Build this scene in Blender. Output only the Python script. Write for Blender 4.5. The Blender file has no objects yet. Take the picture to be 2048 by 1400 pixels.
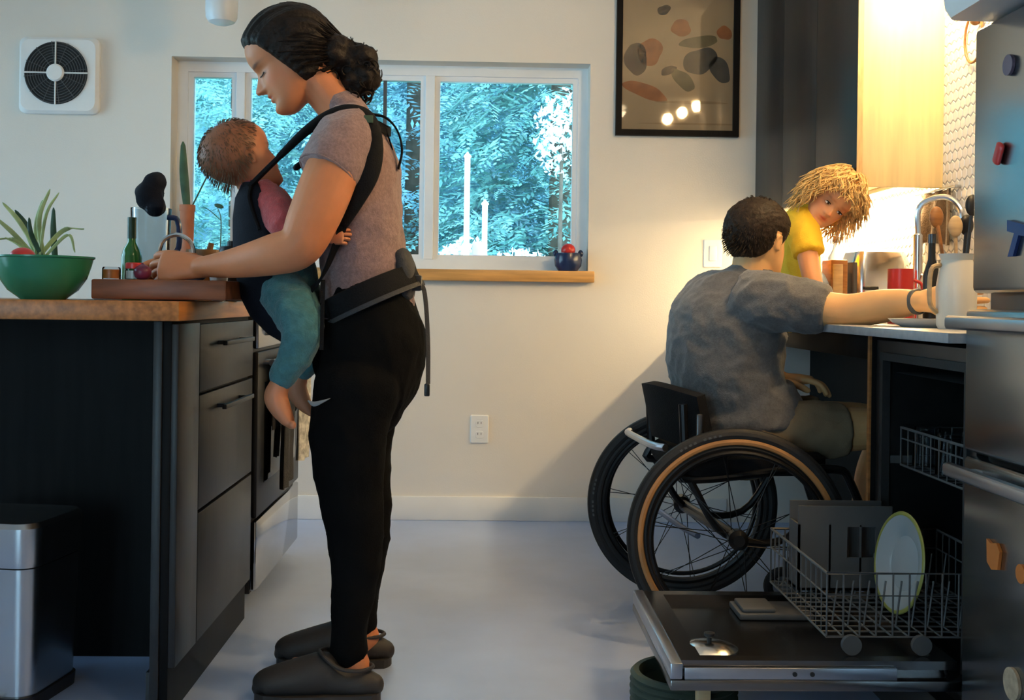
import bpy, bmesh, math, random
import numpy as np
from mathutils import Vector, Matrix, noise

random.seed(7)
rng = np.random.default_rng(7)
scene = bpy.context.scene
COL = scene.collection
PI = math.pi
FPX = 2200.0                       # focal length in pixels of the 2048 x 1400 frame
EYE = Vector((0.0, 0.0, 0.97))
YAW, ROLL = math.radians(1.4), math.radians(0.75)
PPX, PPY = 1024.0, 601.0           # principal point

# ------------------------------------------------------------------ camera
RC = (Matrix.Rotation(-YAW, 3, 'Z') @ Matrix.Rotation(PI / 2, 3, 'X') @ Matrix.Rotation(ROLL, 3, 'Z'))
cam_d = bpy.data.cameras.new('camera')
cam = bpy.data.objects.new('camera', cam_d)
COL.objects.link(cam)
cam.matrix_world = Matrix.Translation(EYE) @ RC.to_4x4()
cam_d.sensor_width = 36.0
cam_d.lens = 36.0 * FPX / 2048.0
cam_d.shift_y = (PPY - 700.0) / 2048.0
cam_d.clip_start = 0.05
scene.camera = cam

def at(px, py, Y):
    """world point that the photograph shows at (px, py) when it lies at depth Y"""
    d = RC @ Vector(((px - PPX) / FPX, -(py - PPY) / FPX, -1.0))
    return EYE + d * ((Y - EYE.y) / d.y)

# ------------------------------------------------------------------ sky, exposure
world = bpy.data.worlds.new('sky')
scene.world = world
world.use_nodes = True
wn = world.node_tree
wn.nodes.clear()
w_out = wn.nodes.new('ShaderNodeOutputWorld')
w_bg = wn.nodes.new('ShaderNodeBackground')
w_tc = wn.nodes.new('ShaderNodeTexCoord')
w_sep = wn.nodes.new('ShaderNodeSeparateXYZ')
w_ramp = wn.nodes.new('ShaderNodeValToRGB')
wn.links.new(w_tc.outputs['Generated'], w_sep.inputs[0])
wn.links.new(w_sep.outputs['Z'], w_ramp.inputs[0])
w_ramp.color_ramp.elements[0].position = 0.0
w_ramp.color_ramp.elements[0].color = (0.62, 0.82, 1.0, 1)
w_ramp.color_ramp.elements[1].position = 1.0
w_ramp.color_ramp.elements[1].color = (0.42, 0.66, 1.0, 1)
wn.links.new(w_ramp.outputs[0], w_bg.inputs['Color'])
w_bg.inputs['Strength'].default_value = 6.0
wn.links.new(w_bg.outputs[0], w_out.inputs['Surface'])

sun_d = bpy.data.lights.new('sun', 'SUN')
sun_d.energy = 2.5; sun_d.angle = 0.02; sun_d.color = (1.0, 0.97, 0.9)
sun_o = bpy.data.objects.new('sun', sun_d); COL.objects.link(sun_o)
sun_o.rotation_euler = Vector((-0.45, 0.75, -0.75)).to_track_quat('-Z', 'Y').to_euler()

cy = scene.cycles
cy.max_bounces = 6; cy.diffuse_bounces = 4; cy.glossy_bounces = 3; cy.transmission_bounces = 4; cy.transparent_max_bounces = 8
cy.use_adaptive_sampling = True; cy.adaptive_threshold = 0.08
cy.caustics_reflective = False; cy.caustics_refractive = False

vs = scene.view_settings
vs.view_transform = 'Standard'
vs.look = 'None'
vs.gamma = 1.0
vs.use_curve_mapping = False
vs.exposure = 0.5

def area_light(name, loc, rot, sx, sy, power, col, portal=False):
    l = bpy.data.lights.new(name, 'AREA')
    l.shape = 'RECTANGLE'; l.size = sx; l.size_y = sy
    l.energy = power; l.color = col
    if portal:
        l.cycles.is_portal = True
    o = bpy.data.objects.new(name, l)
    COL.objects.link(o)
    o.location = loc; o.rotation_euler = rot
    return o

BACK_Y, RIGHT_X, LEFT_X, REAR_Y, CEIL_Z = 4.85, 1.475, -3.3, -2.6, 2.62
WIN = (-1.385, 0.452, 1.105, 2.02)                      # back window x0, x1, z0, z1
DOORL = (1.9, 4.4, 0.08, 2.25)                          # glass door in the left wall: y0, y1, z0, z1
DOORR = (-2.9, -1.4, 0.08, 2.2)                        # glass door behind the camera: x0, x1, z0, z1
area_light('portal_rear', ((DOORR[0]+DOORR[1])/2, REAR_Y - 0.08, (DOORR[2]+DOORR[3])/2), (PI/2, 0, 0), DOORR[1]-DOORR[0], DOORR[3]-DOORR[2], 1, (1, 1, 1), True)
area_light('portal_back', ((WIN[0]+WIN[1])/2, BACK_Y + 0.16, (WIN[2]+WIN[3])/2), (-PI/2, 0, 0), WIN[1]-WIN[0], WIN[3]-WIN[2], 1, (1, 1, 1), True)
area_light('portal_left', (LEFT_X - 0.08, (DOORL[0]+DOORL[1])/2, (DOORL[2]+DOORL[3])/2), (PI/2, 0, -PI/2), DOORL[1]-DOORL[0], DOORL[3]-DOORL[2], 1, (1, 1, 1), True)

# ------------------------------------------------------------------ materials
def mat(name, col, rough=0.5, metal=0.0, var=0.08, nscale=8.0, bump=0.0, bscale=60.0, spec=0.5,
        stretch=None, coat=0.0, trans=0.0, ior=1.45, sheen=0.0, sss=0.0, attr=None, emit=None, estr=0.0, alpha=1.0, col2=None, rvar=0.0):
    m = bpy.data.materials.new(name)
    m.use_nodes = True
    nt = m.node_tree
    b = nt.nodes['Principled BSDF']
    b.inputs['Roughness'].default_value = rough
    b.inputs['Metallic'].default_value = metal
    b.inputs['Specular IOR Level'].default_value = spec
    b.inputs['Coat Weight'].default_value = coat
    b.inputs['Coat Roughness'].default_value = 0.1
    b.inputs['Transmission Weight'].default_value = trans
    b.inputs['IOR'].default_value = ior
    b.inputs['Sheen Weight'].default_value = sheen
    b.inputs['Alpha'].default_value = alpha
    if sss:
        b.inputs['Subsurface Weight'].default_value = sss
        b.inputs['Subsurface Radius'].default_value = (0.010, 0.004, 0.002)
        b.inputs['Subsurface Scale'].default_value = 1.0
    if emit:
        b.inputs['Emission Color'].default_value = (*emit, 1)
        b.inputs['Emission Strength'].default_value = estr
    tc = nt.nodes.new('ShaderNodeTexCoord')
    mp = nt.nodes.new('ShaderNodeMapping')
    nt.links.new(tc.outputs['Object'], mp.inputs['Vector'])
    if stretch:
        mp.inputs['Scale'].default_value = stretch
    nz = nt.nodes.new('ShaderNodeTexNoise')
    nz.inputs['Scale'].default_value = nscale
    nz.inputs['Detail'].default_value = 5.0
    nt.links.new(mp.outputs[0], nz.inputs['Vector'])
    mx = nt.nodes.new('ShaderNodeMix')
    mx.data_type = 'RGBA'
    a = tuple(max(0, c * (1 - var)) for c in col)
    bb = tuple(min(1, c * (1 + var)) for c in col) if col2 is None else col2
    ramp = nt.nodes.new('ShaderNodeMapRange')
    ramp.inputs['From Min'].default_value = 0.35
    ramp.inputs['From Max'].default_value = 0.65
    nt.links.new(nz.outputs['Fac'], ramp.inputs['Value'])
    nt.links.new(ramp.outputs[0], mx.inputs['Factor'])
    mx.inputs['A'].default_value = (*a, 1)
    mx.inputs['B'].default_value = (*bb, 1)
    last = mx.outputs['Result']
    if attr:
        at_n = nt.nodes.new('ShaderNodeAttribute')
        at_n.attribute_name = attr
        m2 = nt.nodes.new('ShaderNodeMix')
        m2.data_type = 'RGBA'
        m2.blend_type = 'MULTIPLY'
        m2.inputs['Factor'].default_value = 1.0
        nt.links.new(last, m2.inputs['A'])
        nt.links.new(at_n.outputs['Color'], m2.inputs['B'])
        last = m2.outputs['Result']
    nt.links.new(last, b.inputs['Base Color'])
    if rvar:
        r2 = nt.nodes.new('ShaderNodeMapRange')
        r2.inputs['To Min'].default_value = max(0.02, rough - rvar)
        r2.inputs['To Max'].default_value = rough + rvar
        nt.links.new(nz.outputs['Fac'], r2.inputs['Value'])
        nt.links.new(r2.outputs[0], b.inputs['Roughness'])
    if bump:
        n2 = nt.nodes.new('ShaderNodeTexNoise')
        n2.inputs['Scale'].default_value = bscale
        n2.inputs['Detail'].default_value = 3.0
        nt.links.new(mp.outputs[0], n2.inputs['Vector'])
        bp = nt.nodes.new('ShaderNodeBump')
        bp.inputs['Strength'].default_value = bump
        bp.inputs['Distance'].default_value = 0.01
        nt.links.new(n2.outputs['Fac'], bp.inputs['Height'])
        nt.links.new(bp.outputs[0], b.inputs['Normal'])
    return m

MT = {}
def M_(key, *a, **k):
    MT[key] = mat(key, *a, **k)
M_('wall_paint', (0.76, 0.71, 0.635), 0.55, var=0.02, nscale=2, bump=0.06, bscale=160)
M_('ceiling_paint', (0.78, 0.78, 0.77), 0.8, var=0.02)
M_('concrete', (0.345, 0.445, 0.69), 0.33, var=0.12, nscale=2.6, bump=0.02, bscale=30, col2=(0.395, 0.50, 0.75), rvar=0.05, spec=1.0, ior=1.7)  # base colour tinted blue to stand in for cool daylight
M_('white_trim', (0.80, 0.80, 0.78), 0.35, var=0.02)
M_('white_vinyl', (0.82, 0.84, 0.86), 0.3, var=0.02)
M_('white_plastic', (0.82, 0.82, 0.80), 0.35, var=0.03)
M_('sill_wood', (0.55, 0.30, 0.10), 0.4, var=0.2, nscale=9, stretch=(0.4, 6, 6))
M_('counter_wood', (0.42, 0.165, 0.042), 0.35, var=0.30, nscale=7, stretch=(8, 0.6, 8), bump=0.03)
M_('board_wood', (0.23, 0.075, 0.028), 0.42, var=0.25, nscale=7, stretch=(1, 6, 6))
M_('black_laminate', (0.006, 0.0057, 0.0057), 0.5, spec=0.10, var=0.25, nscale=6, stretch=(6, 6, 0.5))
M_('black_door', (0.016, 0.0145, 0.014), 0.38, spec=0.35, var=0.2, nscale=6, stretch=(6, 6, 0.5))
M_('birch_ply', (0.80, 0.63, 0.33), 0.5, var=0.07, nscale=6, stretch=(7, 7, 0.6))
M_('edge_ply', (0.55, 0.36, 0.17), 0.5, var=0.15, nscale=20, stretch=(8, 8, 1))
M_('stone_counter', (0.33, 0.33, 0.34), 0.3, var=0.1, nscale=40)
M_('tile', (0.80, 0.78, 0.73), 0.2, var=0.03)
M_('grout', (0.60, 0.57, 0.52), 0.8, var=0.05)
M_('steel', (0.50, 0.51, 0.52), 0.27, 1.0, var=0.04, nscale=3)
M_('steel_fridge', (0.36, 0.40, 0.43), 0.22, 1.0, var=0.05, nscale=3, rvar=0.03)
M_('steel_door', (0.20, 0.19, 0.185), 0.24, 1.0, var=0.06, nscale=3)
M_('steel_bright', (0.72, 0.72, 0.72), 0.18, 1.0, var=0.04)
M_('steel_range', (0.55, 0.55, 0.55), 0.10, 1.0, var=0.03)
M_('steel_dark', (0.11, 0.11, 0.115), 0.35, 1.0, var=0.1)
M_('wire', (0.085, 0.087, 0.09), 0.4, 0.0, var=0.05)
M_('grey_plastic', (0.075, 0.077, 0.08), 0.5, var=0.06)
M_('black_plastic', (0.012, 0.012, 0.013), 0.4, var=0.2)
M_('black_rubber', (0.013, 0.013, 0.014), 0.6, var=0.2, bump=0.1, bscale=120)
M_('tan_rubber', (0.46, 0.22, 0.075), 0.5, var=0.1)
M_('black_fabric', (0.007, 0.007, 0.008), 0.85, var=0.25, bump=0.25, bscale=260, spec=0.2)
M_('navy_fabric', (0.009, 0.010, 0.016), 0.85, var=0.25, bump=0.25, bscale=260, spec=0.2)
M_('grey_fabric', (0.045, 0.045, 0.047), 0.8, var=0.2, bump=0.3, bscale=260)
M_('mauve_jersey', (0.27, 0.17, 0.16), 0.9, var=0.16, nscale=140, bump=0.25, bscale=300, sheen=0.3)
M_('grey_jersey', (0.125, 0.122, 0.122), 0.9, var=0.12, nscale=140, bump=0.25, bscale=300, sheen=0.3)
M_('pants_black', (0.0035, 0.0035, 0.0037), 0.9, var=0.2, spec=0.12, bump=0.2, bscale=250)
M_('coral_knit', (0.48, 0.085, 0.09), 0.9, var=0.14, nscale=60, bump=0.4, bscale=220, sheen=0.3)
M_('teal_knit', (0.055, 0.19, 0.21), 0.9, var=0.14, nscale=60, bump=0.4, bscale=220, sheen=0.3)
M_('yellow_jersey', (0.88, 0.56, 0.03), 0.85, var=0.06, bump=0.2, bscale=250)
M_('khaki', (0.22, 0.165, 0.10), 0.9, var=0.12, bump=0.2, bscale=250)
M_('skin_woman', (0.64, 0.235, 0.10), 0.5, var=0.07, nscale=14, sss=0.12, attr='tint', bump=0.04, bscale=300)
M_('skin_baby', (0.60, 0.24, 0.12), 0.5, var=0.06, nscale=14, sss=0.12, attr='tint', bump=0.03, bscale=300)
M_('skin_man', (0.74, 0.42, 0.18), 0.5, var=0.06, nscale=14, sss=0.12, attr='tint', bump=0.04, bscale=300)
M_('skin_child', (0.70, 0.33, 0.15), 0.5, var=0.05, nscale=14, sss=0.12, attr='tint', bump=0.03, bscale=300)
M_('hair_dark', (0.014, 0.009, 0.0065), 0.5, spec=0.2, var=0.5, nscale=60, bump=0.3, bscale=120)
M_('hair_brown', (0.026, 0.016, 0.010), 0.55, spec=0.2, var=0.4, nscale=80, bump=0.3, bscale=160)
M_('hair_blond', (0.68, 0.42, 0.15), 0.42, var=0.35, nscale=60, bump=0.3, bscale=120)
M_('hair_baby', (0.13, 0.078, 0.042), 0.7, var=0.2, nscale=60, bump=0.2, bscale=200)
M_('eye_white', (0.75, 0.72, 0.69), 0.2)
M_('eye_iris', (0.05, 0.028, 0.016), 0.15)
M_('lash', (0.012, 0.008, 0.006), 0.6)
M_('clog', (0.030, 0.026, 0.024), 0.6, var=0.15, bump=0.08, bscale=80)
M_('green_bowl', (0.025, 0.20, 0.105), 0.25, var=0.05)
M_('leaf_light', (0.38, 0.47, 0.20), 0.5, var=0.25, nscale=15)
M_('leaf_dark', (0.035, 0.09, 0.05), 0.45, var=0.3, nscale=15)
M_('red_gloss', (0.52, 0.035, 0.03), 0.3, var=0.1)
M_('orange_gloss', (0.55, 0.16, 0.03), 0.4, var=0.15)
M_('terracotta', (0.42, 0.14, 0.065), 0.7, var=0.12)
M_('teal_gloss', (0.22, 0.55, 0.50), 0.35)
M_('paper', (0.72, 0.70, 0.66), 0.8, var=0.03)
M_('cream_ceramic', (0.80, 0.76, 0.66), 0.3, var=0.04)
M_('white_ceramic', (0.78, 0.78, 0.76), 0.2, var=0.03)
M_('plate', (0.34, 0.36, 0.37), 0.2, var=0.03)
M_('plate_rim', (0.27, 0.26, 0.06), 0.3, var=0.1)
M_('navy_gloss', (0.015, 0.028, 0.085), 0.22, var=0.2)
M_('blue_enamel', (0.05, 0.085, 0.15), 0.3, var=0.15)
M_('brown_towel', (0.145, 0.095, 0.055), 0.95, var=0.25, nscale=25, bump=0.4, bscale=200)
M_('wood_brown', (0.32, 0.135, 0.04), 0.45, var=0.25, nscale=12, stretch=(1, 1, 5))
M_('wood_pale', (0.52, 0.36, 0.19), 0.5, var=0.15, nscale=12, stretch=(1, 1, 5))
M_('purple_wax', (0.40, 0.28, 0.40), 0.5, var=0.05)
def leafy(name, c1, c2):
    m = bpy.data.materials.new(name); m.use_nodes = True
    nt = m.node_tree; nt.nodes.clear()
    o = nt.nodes.new('ShaderNodeOutputMaterial'); d = nt.nodes.new('ShaderNodeBsdfDiffuse'); t = nt.nodes.new('ShaderNodeBsdfTranslucent')
    mx = nt.nodes.new('ShaderNodeMixShader'); mx.inputs[0].default_value = 0.45
    tc = nt.nodes.new('ShaderNodeTexCoord'); nz = nt.nodes.new('ShaderNodeTexNoise'); nz.inputs['Scale'].default_value = 1.6; nz.inputs['Detail'].default_value = 6
    cm = nt.nodes.new('ShaderNodeMix'); cm.data_type = 'RGBA'; cm.inputs['A'].default_value = (*c1, 1); cm.inputs['B'].default_value = (*c2, 1)
    mr = nt.nodes.new('ShaderNodeMapRange'); mr.inputs['From Min'].default_value = 0.35; mr.inputs['From Max'].default_value = 0.65
    L = nt.links.new
    L(tc.outputs['Object'], nz.inputs['Vector']); L(nz.outputs['Fac'], mr.inputs['Value']); L(mr.outputs[0], cm.inputs['Factor'])
    L(cm.outputs['Result'], d.inputs['Color']); L(cm.outputs['Result'], t.inputs['Color'])
    L(d.outputs[0], mx.inputs[1]); L(t.outputs[0], mx.inputs[2]); L(mx.outputs[0], o.inputs['Surface'])
    MT[name] = m
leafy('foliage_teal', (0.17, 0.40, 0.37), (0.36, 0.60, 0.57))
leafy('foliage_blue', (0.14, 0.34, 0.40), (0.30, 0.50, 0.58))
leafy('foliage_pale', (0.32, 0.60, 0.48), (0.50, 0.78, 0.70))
M_('bark', (0.10, 0.075, 0.055), 0.9, var=0.3)
M_('grass', (0.10, 0.20, 0.10), 0.9, var=0.3, nscale=4)
M_('outdoor_white', (0.85, 0.87, 0.88), 0.5, var=0.03)
M_('poster_paper', (0.46, 0.37, 0.25), 0.6, var=0.05, nscale=5)
M_('ribbed_green', (0.035, 0.05, 0.035), 0.6, var=0.15)
M_('towel_print', (0.60, 0.58, 0.52), 0.95, var=0.5, nscale=45, bump=0.2, bscale=200, col2=(0.70, 0.68, 0.60))
M_('hub_black', (0.01, 0.01, 0.011), 0.35, 0.5)
M_('blue_alloy', (0.10, 0.16, 0.30), 0.3, 0.7, var=0.1)
M_('alloy', (0.45, 0.47, 0.52), 0.3, 1.0)
M_('purple_magnet', (0.14, 0.10, 0.14), 0.4)
M_('blue_magnet', (0.012, 0.03, 0.14), 0.4)
M_('magnet_tan', (0.40, 0.30, 0.20), 0.5, var=0.2, nscale=60)
M_('fill_glow', (0.9, 0.85, 0.7), 0.4, emit=(1.0, 0.80, 0.48), estr=9.0)
M_('sconce_glow', (0.9, 0.85, 0.7), 0.4, emit=(1.0, 0.73, 0.38), estr=95.0)
M_('bulb_glow', (0.9, 0.85, 0.7), 0.4, emit=(1.0, 0.64, 0.29), estr=390.0)
M_('strip_glow', (0.9, 0.85, 0.7), 0.4, emit=(1.0, 0.78, 0.42), estr=30.0)

def glass(name, col, rough=0.0, ior=1.45):
    m = bpy.data.materials.new(name); m.use_nodes = True
    nt = m.node_tree; nt.nodes.clear()
    o = nt.nodes.new('ShaderNodeOutputMaterial')
    g = nt.nodes.new('ShaderNodeBsdfGlossy'); g.inputs['Roughness'].default_value = 0.03
    t = nt.nodes.new('ShaderNodeBsdfTransparent'); t.inputs['Color'].default_value = (*col, 1)
    f = nt.nodes.new('ShaderNodeFresnel'); f.inputs['IOR'].default_value = ior
    mx = nt.nodes.new('ShaderNodeMixShader')
    nt.links.new(f.outputs[0], mx.inputs[0]); nt.links.new(t.outputs[0], mx.inputs[1]); nt.links.new(g.outputs[0], mx.inputs[2])
    nt.links.new(mx.outputs[0], o.inputs['Surface'])
    MT[name] = m
glass('pane_glass', (0.86, 0.97, 0.98))
glass('picture_glass', (0.97, 0.97, 0.96))
glass('jar_glass', (0.80, 0.85, 0.88), ior=1.18)
glass('green_glass', (0.10, 0.42, 0.08))
glass('smoke_glass', (0.25, 0.30, 0.36))

# ------------------------------------------------------------------ mesh helpers: each returns (V, F)
def V3(*a):
    return np.array(a, dtype=float)

def cube(c, s, bev=0.0, rot=None, seg=2):
    bm = bmesh.new()
    bmesh.ops.create_cube(bm, size=1.0)
    bmesh.ops.scale(bm, vec=Vector(s), verts=bm.verts)
    if bev:
        bmesh.ops.bevel(bm, geom=list(bm.edges), offset=min(bev, min(s) * 0.49), segments=seg, profile=0.5, affect='EDGES')
    M = Matrix.Identity(3) if rot is None else rot
    c = Vector(c)
    V = np.array([list(M @ v.co + c) for v in bm.verts])
    bm.verts.index_update()
    F = [[v.index for v in f.verts] for f in bm.faces]
    bm.free()
    return V, F

def cube2(p0, p1, bev=0.0, seg=2):
    p0, p1 = Vector(p0), Vector(p1)
    return cube((p0 + p1) / 2, [abs(a) for a in (p1 - p0)], bev, None, seg)

def Rz(a): return Matrix.Rotation(a, 3, 'Z')
def Rx(a): return Matrix.Rotation(a, 3, 'X')
def Ry(a): return Matrix.Rotation(a, 3, 'Y')

def xf(vf, M=None, t=None):
    V, F = vf
    V = np.asarray(V, float)
    if M is not None:
        V = V @ np.array(M).T
    if t is not None:
        V = V + np.array(t)
    return V, F

def join(parts):
    Vs, Fs, n = [], [], 0
    for V, F in parts:
        Vs.append(np.asarray(V, float))
        Fs += [[i + n for i in f] for f in F]
        n += len(V)
    return np.vstack(Vs), Fs

def grid_faces(nr, n, closed=True, caps=True):
    F = []
    for i in range(nr - 1):
        for j in range(n if closed else n - 1):
            k = (j + 1) % n
            F.append([i * n + j, i * n + k, (i + 1) * n + k, (i + 1) * n + j])
    if caps and closed:
        F.append(list(range(n))[::-1])
        F.append([(nr - 1) * n + j for j in range(n)])
    return F

def lathe(prof, n=24, c=(0, 0, 0), M=None):
    V = []
    for r, z in prof:
        r = max(r, 1e-5)
        for j in range(n):
            a = 2 * PI * j / n
            V.append((r * math.cos(a), r * math.sin(a), z))
    return xf((np.array(V), grid_faces(len(prof), n)), M, c)

def catmull(P, m=6):
    P = np.asarray(P, float)
    if len(P) < 3:
        return np.array([P[0] + (P[-1] - P[0]) * t for t in np.linspace(0, 1, m + 1)])
    Q = np.vstack([2 * P[0] - P[1], P, 2 * P[-1] - P[-2]])
    out = []
    for i in range(1, len(Q) - 2):
        p0, p1, p2, p3 = Q[i - 1], Q[i], Q[i + 1], Q[i + 2]
        for t in np.linspace(0, 1, m, endpoint=False):
            out.append(0.5 * ((2 * p1) + (-p0 + p2) * t + (2 * p0 - 5 * p1 + 4 * p2 - p3) * t * t + (-p0 + 3 * p1 - 3 * p2 + p3) * t ** 3))
    out.append(P[-1])
    return np.array(out)

def loft(pts, ab, side=(0, 1, 0), n=20, m=6, ends=True, power=2.0):
    """smooth tube of elliptic rings: a = half size along `side`, b = half size across it"""
    ab = [(r, r) if np.isscalar(r) else tuple(r) for r in ab]
    D = np.hstack([np.array([list(p) for p in pts], float), np.array(ab, float)])
    D = catmull(D, m)
    P, AB = D[:, :3], np.maximum(D[:, 3:5], 1e-4)
    T = np.gradient(P, axis=0)
    T /= np.linalg.norm(T, axis=1)[:, None] + 1e-12
    s0 = np.array(side, float)
    if ends:                                   # round the ends off
        def cap(i, sgn):
            Ps, ABs, Ts = [], [], []
            r = float(min(AB[i]))
            for ph in (0.35, 0.7, 1.0, 1.25, 1.45):
                Ps.append(P[i] + sgn * T[i] * r * math.sin(ph)); ABs.append(AB[i] * math.cos(ph)); Ts.append(T[i])
            return Ps, ABs, Ts
        a = cap(0, -1); b = cap(-1, 1)
        P = np.vstack([a[0][::-1], P, b[0]]); AB = np.vstack([a[1][::-1], AB, b[1]]); T = np.vstack([a[2][::-1], T, b[2]])
    V = []
    for p, t, (ra, rb) in zip(P, T, AB):
        s = s0 - t * np.dot(s0, t)
        if np.linalg.norm(s) < 1e-3:
            s = np.cross(t, (0.3, 0.5, 0.8))
        s /= np.linalg.norm(s)
        u = np.cross(t, s)
        for j in range(n):
            a = 2 * PI * j / n
            ca, sa = math.cos(a), math.sin(a)
            if power != 2.0:
                ca = math.copysign(abs(ca) ** (2 / power), ca); sa = math.copysign(abs(sa) ** (2 / power), sa)
            V.append(p + s * ra * ca + u * rb * sa)
    return np.array(V), grid_faces(len(P), n)

def tube(pts, r, n=8, m=1, closed=False):
    """tube with parallel-transported rings; r scalar or list"""
    P = np.array([list(p) for p in pts], float)
    R = np.full(len(P), r, float) if np.isscalar(r) else np.array(r, float)
    if m > 1 and not closed:
        D = catmull(np.hstack([P, R[:, None]]), m)
        P, R = D[:, :3], np.maximum(D[:, 3], 1e-5)
    if closed:
        T = np.roll(P, -1, 0) - np.roll(P, 1, 0)
    else:
        T = np.gradient(P, axis=0)
    T /= np.linalg.norm(T, axis=1)[:, None] + 1e-12
    s = np.cross(T[0], (0, 0, 1.0))
    if np.linalg.norm(s) < 1e-2:
        s = np.cross(T[0], (0, 1.0, 0))
    V = []
    for p, t, rr in zip(P, T, R):
        s = s - t * np.dot(s, t)
        s /= np.linalg.norm(s) + 1e-12
        u = np.cross(t, s)
        for j in range(n):
            a = 2 * PI * j / n
            V.append(p + rr * (s * math.cos(a) + u * math.sin(a)))
    V = np.array(V)
    if closed:
        k = len(P)
        F = [[i * n + j, i * n + (j + 1) % n, ((i + 1) % k) * n + (j + 1) % n, ((i + 1) % k) * n + j] for i in range(k) for j in range(n)]
        return V, F
    return V, grid_faces(len(P), n)

def strap(pts, w, th, side=(0, 1, 0), m=6):
    """flat webbing: width w along side, thickness th"""
    return loft(pts, [(w / 2, th / 2)] * len(pts), side, n=12, m=m, ends=False, power=5.0)

def ellipsoid(c, r, M=None, nu=20, nv=12):
    V = []
    for i in range(nv + 1):
        ph = PI * i / nv
        for j in range(nu):
            a = 2 * PI * j / nu
            V.append((r[0] * max(math.sin(ph), 1e-4) * math.cos(a), r[1] * max(math.sin(ph), 1e-4) * math.sin(a), -r[2] * math.cos(ph)))
    return xf((np.array(V), grid_faces(nv + 1, nu)), M, c)

def torus(c, axis, R, r, nR=48, nr=10, sq=None):
    """ring about axis; sq = (radial, axial) half sizes"""
    ax = Vector(axis).normalized()
    q = Vector((0, 0, 1)).rotation_difference(ax).to_matrix()
    ra, rb = (r, r) if sq is None else sq
    V, F = [], []
    for i in range(nR):
        A = 2 * PI * i / nR
        for j in range(nr):
            a = 2 * PI * j / nr
            rr = R + ra * math.cos(a)
            V.append((rr * math.cos(A), rr * math.sin(A), rb * math.sin(a)))
            F.append([i * nr + j, ((i + 1) % nR) * nr + j, ((i + 1) % nR) * nr + (j + 1) % nr, i * nr + (j + 1) % nr])
    return xf((np.array(V), F), q, c)

def disc(c, axis, R, th, n=32):
    ax = Vector(axis).normalized()
    q = Vector((0, 0, 1)).rotation_difference(ax).to_matrix()
    return lathe([(R, -th / 2), (R, th / 2)], n, c, q)

def prism(poly, p_of, depth_vec):
    """extrude a 2-D polygon: p_of maps (u, v) to 3-D"""
    n = len(poly)
    A = np.array([list(p_of(*q)) for q in poly], float)
    B = A + np.array(list(depth_vec))
    F = [list(range(n))[::-1], [n + i for i in range(n)]] + [[i, (i + 1) % n, n + (i + 1) % n, n + i] for i in range(n)]
    return np.vstack([A, B]), F

def sheet(rows, th):
    """grid of points (rows x cols x 3) given thickness th"""
    G = np.array(rows, float)
    nr, nc = G.shape[:2]
    du = np.gradient(G, axis=0); dv = np.gradient(G, axis=1)
    N = np.cross(du, dv); N /= np.linalg.norm(N, axis=2)[..., None] + 1e-12
    A = (G + N * th / 2).reshape(-1, 3); B = (G - N * th / 2).reshape(-1, 3)
    k = nr * nc
    F = []
    for i in range(nr - 1):
        for j in range(nc - 1):
            a, b, c, d = i * nc + j, i * nc + j + 1, (i + 1) * nc + j + 1, (i + 1) * nc + j
            F += [[a, b, c, d], [k + d, k + c, k + b, k + a]]
    ring = [j for j in range(nc)] + [i * nc + nc - 1 for i in range(1, nr)] + [(nr - 1) * nc + j for j in range(nc - 2, -1, -1)] + [i * nc for i in range(nr - 2, 0, -1)]
    for q in range(len(ring)):
        a, b = ring[q], ring[(q + 1) % len(ring)]
        F.append([b, a, k + a, k + b])
    return np.vstack([A, B]), F

# ------------------------------------------------------------------ objects
def tag(o, label=None, cat=None, group=None, kind=None):
    if label: o['label'] = label
    if cat: o['category'] = cat
    if group: o['group'] = group
    if kind: o['kind'] = kind
    return o

def root(name, loc, label, cat, group=None):
    o = bpy.data.objects.new(name, None)
    o.empty_display_size = 0.05
    COL.objects.link(o)
    o.location = Vector(loc)
    return tag(o, label, cat, group)

def abs_loc(o):
    v = Vector(o.location)
    while o.parent:
        o = o.parent
        v = v + Vector(o.location)
    return v

def mk(name, vf, material, parent=None, smooth=True, label=None, cat=None, group=None, kind=None, angle=28.0):
    V, F = join(vf) if isinstance(vf, list) else vf
    V = np.asarray(V, float)
    lo, hi = V.min(0), V.max(0)
    c = np.array([(lo[0] + hi[0]) / 2, (lo[1] + hi[1]) / 2, lo[2]])
    me = bpy.data.meshes.new(name)
    me.from_pydata((V - c).tolist(), [], F)
    me.update()
    if smooth:
        me.polygons.foreach_set('use_smooth', [True] * len(me.polygons))
        if angle < 179:
            me.set_sharp_from_angle(angle=math.radians(angle))
    mm = material if not isinstance(material, str) else MT[material]
    me.materials.append(mm)
    o = bpy.data.objects.new(name, me)
    COL.objects.link(o)
    if parent is not None:
        o.parent = parent
        o.location = Vector(c) - abs_loc(parent)
    else:
        o.location = Vector(c)
    return tag(o, label, cat, group, kind)

def dup(o, name=None, parent=None, loc=None):
    c = o.copy()
    COL.objects.link(c)
    if parent is not None: c.parent = parent
    if loc is not None: c.location = loc
    return c

def ordered(obj_mesh):
    return obj_mesh

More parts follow.
